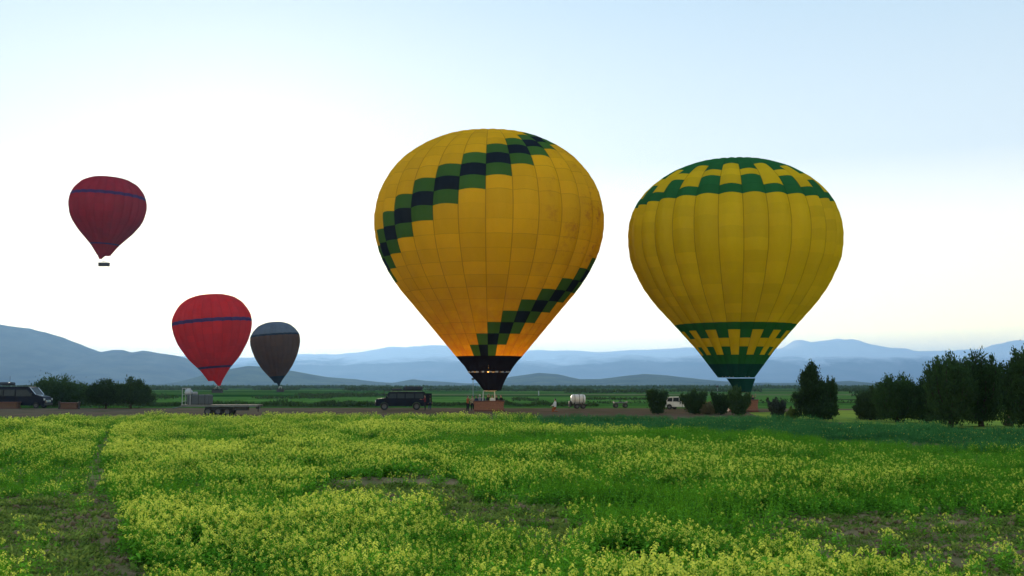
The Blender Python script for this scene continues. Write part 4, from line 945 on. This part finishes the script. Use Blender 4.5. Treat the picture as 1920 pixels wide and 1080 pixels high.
def vehicle(name, label, cat, loc, rz, prof, W, zb_, H, wins, wheels, paint, ws=None, rear=None, lamps=None, extras=None, group=None, tum=.14):
    """prof: side outline (x,z) clockwise from rear bottom, wheel arches cut; wins: side window outlines"""
    T = empty(name, loc, rz, label=label, cat=cat, group=group)
    def hw_(z): return W / 2 * (1 - tum * max(0, (z - zb_) / (H - zb_))) 
    # add wheel arches
    P = list(prof); low = min(z for _, z in P); A = []
    for x, r in sorted(wheels): 
        R_ = r * 1.18; A += [(x - R_ * math.cos(t), max(low, r + R_ * math.sin(t) * .98)) for t in [math.pi * k / 8 for k in range(9)]]
    P = P + A[::-1] if False else P
    bot = [p for p in P if p[1] <= low + 1e-6]; P = [p for p in P if p[1] > low + 1e-6]
    full = [(min(b[0] for b in bot), low)] + P + [(max(b[0] for b in bot), low)] + A[::-1]
    me = bpy.data.meshes.new('body'); bm = bmesh.new()
    L_ = [bm.verts.new((x, -hw_(z), z)) for x, z in full]; R_v = [bm.verts.new((x, hw_(z), z)) for x, z in full]; n = len(full)
    for i in range(n): bm.faces.new((L_[i], L_[(i + 1) % n], R_v[(i + 1) % n], R_v[i]))
    f1_ = bm.faces.new(L_[::-1]); f2_ = bm.faces.new(R_v); sides = list(f1_.edges) + list(f2_.edges)
    bmesh.ops.recalc_face_normals(bm, faces=bm.faces)
    bmesh.ops.bevel(bm, geom=sides, offset=.05, segments=2, affect='EDGES', clamp_overlap=True)
    bmesh.ops.triangulate(bm, faces=[f for f in bm.faces if len(f.verts) > 4]); bm.to_mesh(me); bm.free(); me.materials.append(paint)
    b = bpy.data.objects.new('body', me); C.objects.link(b); b.parent = T
    def slab(name_, pts, m_, y_s, th=.02, par=None):
        mb_ = MB(); k = len(pts); o_ = [(x, y_s * (hw_(z) + th), z) for x, z in pts]; i_ = [(x, y_s * (hw_(z) - .03), z) for x, z in pts]
        mb_.add(o_ + i_, [tuple(range(k)) if y_s < 0 else tuple(range(k - 1, -1, -1))] + [(j, k + j, k + (j + 1) % k, (j + 1) % k) for j in range(k)]); return mb_.build(name_, m_, par or b)
    for w_ in wins:
        for s in (-1, 1): slab('window', w_, glass_m, s)
    def cross(name_, a, c_, m_, shrink, off):
        (x0, z0_), (x1, z1_) = a, c_; d = Vector((x1 - x0, 0, z1_ - z0_)).normalized(); nn = Vector((d.z, 0, -d.x)) * off
        V_ = [Vector((x0, -hw_(z0_) * shrink, z0_)), Vector((x0, hw_(z0_) * shrink, z0_)), Vector((x1, hw_(z1_) * shrink, z1_)), Vector((x1, -hw_(z1_) * shrink, z1_))]
        mb_ = MB().add([v_ + nn for v_ in V_] + [v_ - nn for v_ in V_], [(0, 1, 2, 3), (7, 6, 5, 4), (0, 4, 5, 1), (1, 5, 6, 2), (2, 6, 7, 3), (3, 7, 4, 0)]); return mb_.build(name_, m_, b)
    if ws: cross('windscreen', ws[0], ws[1], glass_m, .88, .015)
    if rear: cross('rear_window', rear[0], rear[1], glass_m, .8, .015)
    for nm_2, x, z, dx, dz, m_ in (lamps or []):
        for s in (-1, 1): MB().box((x, s * (hw_(z) - .16), z), (dx, .26, dz)).build(nm_2, m_, b, bevel=.015)
    for x, r in wheels:
        for s in (-1, 1): wheel(T, x, s * (W / 2 - .12), r)
    # bumpers, mirrors, door handles, sills, plate
    xf, xr = max(x for x, _ in full), min(x for x, _ in full)
    MB().box((xf - .04, 0, low + .16), (.2, W * .96, .2)).build('bumper', trimm, b, bevel=.03); MB().box((xr + .04, 0, low + .16), (.2, W * .96, .2)).build('bumper', trimm, b, bevel=.03)
    if ws:
        for s in (-1, 1): MB().box((min(ws[0][0], ws[1][0]) * .5 + max(ws[0][0], ws[1][0]) * .5 - .05, s * (hw_(ws[0][1]) + .14), min(ws[0][1], ws[1][1]) + .12), (.12, .2, .2)).build('mirror', trimm, b, bevel=.03)
    return T, b, hw_
# navy van at the left edge
Yv = 134.0; xn = at(94, 740, Yv).x
Tv, bv, _ = vehicle('parked_van', 'navy blue van with pale windscreen edge cut off by the left edge of the photograph', 'van', (xn - 3.0, Yv, 0), R(-7),
    [(-4.0, .35), (-4.0, 2.35), (-3.85, 2.62), (.75, 2.62), (1.05, 2.5), (1.85, 1.62), (2.75, 1.38), (2.98, 1.15), (3.0, .6), (3.0, .35)], 2.0, 1.2, 2.65,
    [[(-3.7, 1.5), (-3.7, 2.25), (-2.35, 2.25), (-2.35, 1.5)], [(-2.2, 1.5), (-2.2, 2.25), (-.85, 2.25), (-.85, 1.5)], [(-.65, 1.45), (-.65, 2.25), (.7, 2.25), (1.45, 1.55), (1.45, 1.45)]],
    [(-2.7, .36), (1.95, .36)], navyp, ws=((1.07, 2.46), (1.82, 1.66)), lamps=[('headlight', 2.93, 1.08, .14, .22, lampm), ('tail_light', -3.98, 1.2, .06, .4, redl)])
def strip(par, name_, p0, p1, y0, th, m_):
    MB().tube([(p0[0], y0, p0[1]), (p1[0], y0, p1[1])], th, 6).build(name_, m_, par)
for s in (-.9, .9): strip(bv, 'windscreen_pillar', (1.08, 2.52), (1.86, 1.66), s, .045, chrome)
MB().box((1.0 + 1.3, 0, 1.535), (.9, 1.5, .02), rot=Matrix.Rotation(R(15), 3, 'Y')).build('bonnet_highlight', mat('painted_bonnet_sheen', (.25, .3, .36), .18, .6), bv)  # pale plate puts the bonnet's highlight into the colour
MB().box((2.99, 0, .85), (.06, 1.1, .3)).build('grille', chrome, bv, bevel=.02)
rk = MB()
for y in (-.8, .8): rk.tube([(-3.6, y, 2.76), (.4, y, 2.76)], .03, 6)
for x in (-3.4, -2.2, -1, .2): rk.tube([(x, -.8, 2.76), (x, .8, 2.76)], .025, 6)
for x in (-3.4, -1, .2):
    for y in (-.8, .8): rk.tube([(x, y, 2.6), (x, y, 2.76)], .02, 5)
rk.build('roof_rack', trimm, Tv)
MB().tube([(-1.9, -.3, 2.75), (-1.88, -.3, 3.9)], .018, 5).build('antenna', trimm, Tv)
MB().lathe([(.01, 0), (.12, .04), (.15, .14), (.1, .26), (.01, .3)], 12, c=(-1.95, -.4, 2.86)).build('beacon', lampm, Tv, smooth=True)
lb = empty('roof_load', (xn - 3.0 - 2.4, Yv + .3, 2.79), R(-7), label='low dark bundle strapped on the roof rack of the navy van', cat='luggage'); MB().box((0, 0, .17), (1.6, 1.1, .34)).build('bundle', darkg, lb, bevel=.1)
for x in (-.4, .4): MB().box((x, 0, .18), (.05, 1.13, .38)).build('strap', trimm, lb)
# dark off-road wagon with covered roof load
Yd = 125.0; xd = at(752, 740, Yd).x
Td, bd, hwd = vehicle('off_road_wagon', 'long dark navy off road wagon facing left with a covered load on its roof', 'car', (xd, Yd, 0), R(180 + 5),
    [(-2.7, .45), (-2.7, 1.9), (-2.6, 2.05), (1.2, 2.05), (1.35, 2.0), (1.75, 1.35), (2.7, 1.25), (2.82, 1.1), (2.85, .6), (2.85, .45)], 1.85, 1.2, 2.08,
    [[(-2.5, 1.32), (-2.5, 1.85), (-1.6, 1.85), (-1.6, 1.32)], [(-1.45, 1.32), (-1.45, 1.85), (-.55, 1.85), (-.55, 1.32)], [(-.4, 1.32), (-.4, 1.85), (.4, 1.85), (.4, 1.32)], [(.52, 1.32), (.52, 1.85), (1.15, 1.85), (1.5, 1.32)]],
    [(-1.75, .42), (1.85, .42)], navyp, ws=((1.38, 1.95), (1.72, 1.4)), rear=None, lamps=[('headlight', 2.84, 1.0, .08, .2, lampm), ('tail_light', -2.7, 1.0, .06, .25, redl)])
MB().box((2.87, 0, .85), (.05, 1.0, .3)).build('grille', chrome, bd, bevel=.02)
sp_ = wheel(Td, 0, 0.01, .4); sp_.name = 'spare_wheel'; sp_.location = (-2.86, .1, 1.15); sp_.rotation_euler = (0, 0, R(90))
MB().box((-3.05, .95, 1.2), (.9, .05, 1.35), rot=Matrix.Rotation(R(25), 3, 'Z')).build('back_door', navyp, bd, bevel=.02)
rk = MB()
for y in (-.75, .75): rk.tube([(-2.5, y, 2.18), (1.0, y, 2.18)], .028, 6)
for x in (-2.4, -1.5, -.6, .3, .9):
    rk.tube([(x, -.75, 2.18), (x, .75, 2.18)], .025, 6)
    for y in (-.75, .75): rk.tube([(x, y, 2.04), (x, y, 2.18)], .02, 5)
rk.build('roof_rack', trimm, Td)
MB().tube([(1.9, -.93, 1.3), (1.9, -.95, 2.15), (1.2, -.9, 2.2)], .04, 7).build('snorkel', trimm, Td)
ld_ = empty('roof_load', (xd, Yd, 2.21), R(185), label='dark covered load lying on the roof of the off road wagon', cat='luggage')
MB().box((-1.35, 0, .22), (2.2, 1.4, .44)).build('cover', darkg, ld_, bevel=.12)
MB().box((.45, 0, .09), (1.2, 1.3, .18)).build('flat_case', darkg, ld_, bevel=.05)
for x in (-2.0, -1.3, -.6): MB().box((x, 0, .225), (.05, 1.43, .47)).build('strap', trimm, ld_)
# small white tank on a dark trailer
Yw = 132.0; xw = at(1084, 745, Yw).x
Tw = empty('tank_trailer', (xw, Yw, 0), R(4), label='small round ended white tank on a dark trailer in the middle distance', cat='tank trailer')
tk = MB().lathe([(.01, -.86), (.3, -.86), (.5, -.78), (.57, -.6), (.58, 0), (.57, .6), (.5, .78), (.3, .86), (.01, .86)], 20, axis='x', c=(0, 0, 1.12)).build('tank', whitep, Tw, smooth=True)
for x in (-.45, .1, .55): MB().lathe([(.575, -.03), (.6, -.03), (.6, .03), (.575, .03)], 20, axis='x', c=(x, 0, 1.12)).build('band', galv, tk)
MB().lathe([(.01, .0), (.16, .0), (.16, .1), (.01, .12)], 12, c=(.1, 0, 1.69)).build('filler_cap', galv, tk)
cb_ = MB()
for y in (-.45, .45): cb_.box((0, y, .5), (2.0, .08, .12))
for x in (-.8, 0, .8): cb_.box((x, 0, .5), (.08, .9, .1))
for x in (-.5, .5): cb_.box((x, 0, .62), (.1, .8, .18))
cb_.build('chassis', trimm, Tw)
for x in (-.2, .55):
    for s in (-1, 1): wheel(Tw, x, s * .55, .3, .16)
MB().box((-.95, 0, .55), (.34, .55, .7)).build('pump_box', trimm, Tw, bevel=.04)
MB().tube([(-.9, 0, .45), (-1.7, 0, .4)], .04, 6).build('drawbar', trimm, Tw); MB().tube([(-1.1, .1, .55), (-1.1, .1, 0)], .04, 6).build('jack', trimm, Tw)
# small white car between the bushes
Yc_ = 127.0; xc = at(1277, 750, Yc_).x
Tc, bc, _ = vehicle('white_car', 'small white hatchback parked between two dark bushes, its bonnet hidden by the right one', 'car', (xc, Yc_, 0), R(-32),
    [(-1.75, .25), (-1.8, .8), (-1.65, 1.2), (-1.3, 1.46), (.1, 1.5), (.4, 1.44), (1.0, .98), (1.7, .88), (1.85, .7), (1.85, .25)], 1.62, .85, 1.5,
    [[(-1.4, .92), (-1.25, 1.32), (-.75, 1.36), (-.75, .92)], [(-.65, .92), (-.65, 1.36), (.05, 1.38), (.05, .92)], [(.13, .92), (.13, 1.38), (.38, 1.32), (.85, .92)]],
    [(-1.15, .3), (1.2, .3)], whitep, ws=((.43, 1.4), (.97, 1.0)), rear=((-1.66, 1.16), (-1.34, 1.42)), lamps=[('headlight', 1.8, .7, .1, .14, lampm), ('tail_light', -1.78, .85, .05, .2, redl)])
# flatbed trailer
Yt = 103.0; ml_ = at(341, 760, Yt).x; mr_ = at(486, 760, Yt).x; Lt = mr_ - ml_
Tt = empty('flatbed_trailer', ((ml_ + mr_) / 2, Yt + .6, 0), R(-2), label='long low flatbed trailer with dark wheels at the far edge of the flower field', cat='trailer')
h2 = Lt / 2
bed = MB(); 
for y in (-.95, .95): bed.box((0, y, .86), (Lt, .08, .14))
for i in range(9): bed.box((-h2 + .2 + i * (Lt - .4) / 8, 0, .83), (.08, 1.84, .09))
fr_ = bed.build('chassis', galv, Tt)
for i in range(8):
    MB().box((0, -.86 + i * .245, .955), (Lt - .04, .225, .04)).build('deck_plank', mat('grey_deck_wood', (.22, .2, .17), .9, noise=(3, .7, (.1, .09, .08))), Tt)
xw0 = at(392, 760, Yt).x - Tt.location.x
for x in (xw0, xw0 + .95, xw0 + 1.8):
    for s in (-1, 1): wheel(Tt, x, s * .82, .36, .22)
MB().box((xw0 + .9, 0, .6), (2.6, 1.2, .3)).build('axle_frame', trimm, Tt, bevel=.03)
MB().box((xw0 + 3.1, -.4, .62), (1.1, .7, .35)).build('tool_box', trimm, Tt, bevel=.03)
MB().tube([(h2 - .2, 0, .8), (h2 - .2, 0, .3)], .05, 7).build('jack', trimm, Tt); MB().box((h2 - .2, 0, .7), (.3, .5, .22)).build('jack_bracket', trimm, Tt)
MB().tube([(-h2, 0, .8), (-h2 - 1.1, 0, .62)], .05, 7).build('drawbar', galv, Tt)
fb_ = MB()
for y in (-.9, 0, .9): fb_.tube([(-h2 + .1, y, .9), (-h2 + .1, y, 2.5)], .035, 6)
for z in (1.3, 1.9, 2.5): fb_.tube([(-h2 + .1, -.9, z), (-h2 + .1, .9, z)], .03, 6)
fb_.tube([(-h2 + .1, -.9, 2.5), (-h2 + .85, -.9, 2.5)], .03, 6); fb_.tube([(-h2 + .85, -.9, 2.5), (-h2 + .85, -.9, .95)], .03, 6); fb_.build('front_frame', paleb, Tt)
def on_trailer(px_): return at(px_, 760, Yt).x
Tl = empty('covered_crate', (on_trailer(371), Yt + .6, .98), R(-2), label='long grey canvas covered box lying on the left half of the flatbed trailer', cat='crate')
MB().box((0, 0, .46), (2.1, 1.4, .92)).build('cover', canvas, Tl, bevel=.09)
for x in (-.6, .1, .7): MB().box((x, 0, .47), (.06, 1.43, .95)).build('strap', trimm, Tl)
Tl = empty('white_sack', (on_trailer(350), Yt + .5, 1.9), 0, label='crumpled white sack on top of the grey covered box beside the trailer frame', cat='sack')
mb_ = MB().lathe([(.01, .0), (.3, .02), (.38, .18), (.33, .36), (.2, .5), (.12, .55), (.17, .62)], 14)
mb_.v = [(x * (1 + .18 * mnoise.noise((x * 5, y * 5, z * 5))), y * (1 + .2 * mnoise.noise((x * 5, y * 4, z * 6 + 3))), z) for x, y, z in mb_.v]; mb_.build('sack', mat('white_sack_cloth', (.4, .42, .46), .8), Tl, smooth=True)
Tl = empty('white_bundle', (on_trailer(362), Yt + .5, 1.9), 0, label='small dark and white bundle right of the white sack on the covered box', cat='bundle')
MB().box((0, 0, .14), (.5, .4, .28)).build('bundle', CL['grey'], Tl, bevel=.08)
# small low cart further right
Yk = 137.0
Tk = empty('small_cart', (at(1163, 760, Yk).x, Yk, 0), R(6), label='small low pale topped cart standing on the grass right of the white tank trailer', cat='cart')
MB().box((0, 0, .62), (1.65, .9, .14)).build('tray', galv, Tk, bevel=.02)
for x in (-.82, .82): MB().box((x, 0, .72), (.04, .9, .16)).build('end_board', trimm, Tk)
for x in (-.6, .6):
    for s in (-1, 1): wheel(Tk, x, s * .4, .27, .14)
# low wicker frames beside the van
for i, (px0, px1, Yq, hh, lab) in enumerate(((-10, 36, 131.5, .75, 'low reddish wicker basket on the dirt in front of the navy van'), (116, 147, 129.0, .72, 'low reddish wicker basket with dark end posts right of the navy van'))):
    a, b = at(px0, 760, Yq).x, at(px1, 760, Yq).x
    Tq = empty('wicker_basket', ((a + b) / 2, Yq, 0), R(3), label=lab, cat='basket', group='low wicker baskets near the van')
    basket(Tq, (0, 0), (b - a) / 2, .6, hh, mat('dull_wicker', (.11, .055, .032), .85, noise=(14, .7, (.06, .035, .02)), bump=(30, .9)), leather)
    if i:
        for s in (-1, 1): MB().box((s * ((b - a) / 2 + .16), -.3, .45), (.2, .2, .9)).build('end_post', trimm, Tq, bevel=.03)
# far thin masts
for px_, base, top, Ym, lab in ((887, 745, 712, 250, 'thin distant mast with a dark knob, left of the yellow balloon skirt'), (1345, 742, 726, 290, 'short distant mast with a flat dark top above the bushes')):
    s_ = Ym / F; h_ = at(px_, top, Ym).z
    Tm = empty('mast', (at(px_, 730, Ym).x, Ym, 0), 0, label=lab, cat='mast')
    MB().tube([(0, 0, 0), (0, 0, h_)], [.11, .07], 7).build('pole', mat('weathered_pole', (.2, .24, .24), .8), Tm)
    MB().lathe([(.01, h_ - .1), (.35, h_), (.38, h_ + .3), (.01, h_ + .5)], 10).build('mast_head', trimm, Tm)
Tp = empty('marker_post', (at(1010, 738, 300).x, 300, 0), 0, label='tiny white marker post in the far field right of the yellow balloon', cat='post')
MB().lathe([(.16, 0), (.14, 1.1), (.02, 1.3)], 8).build('post', paleb, Tp)
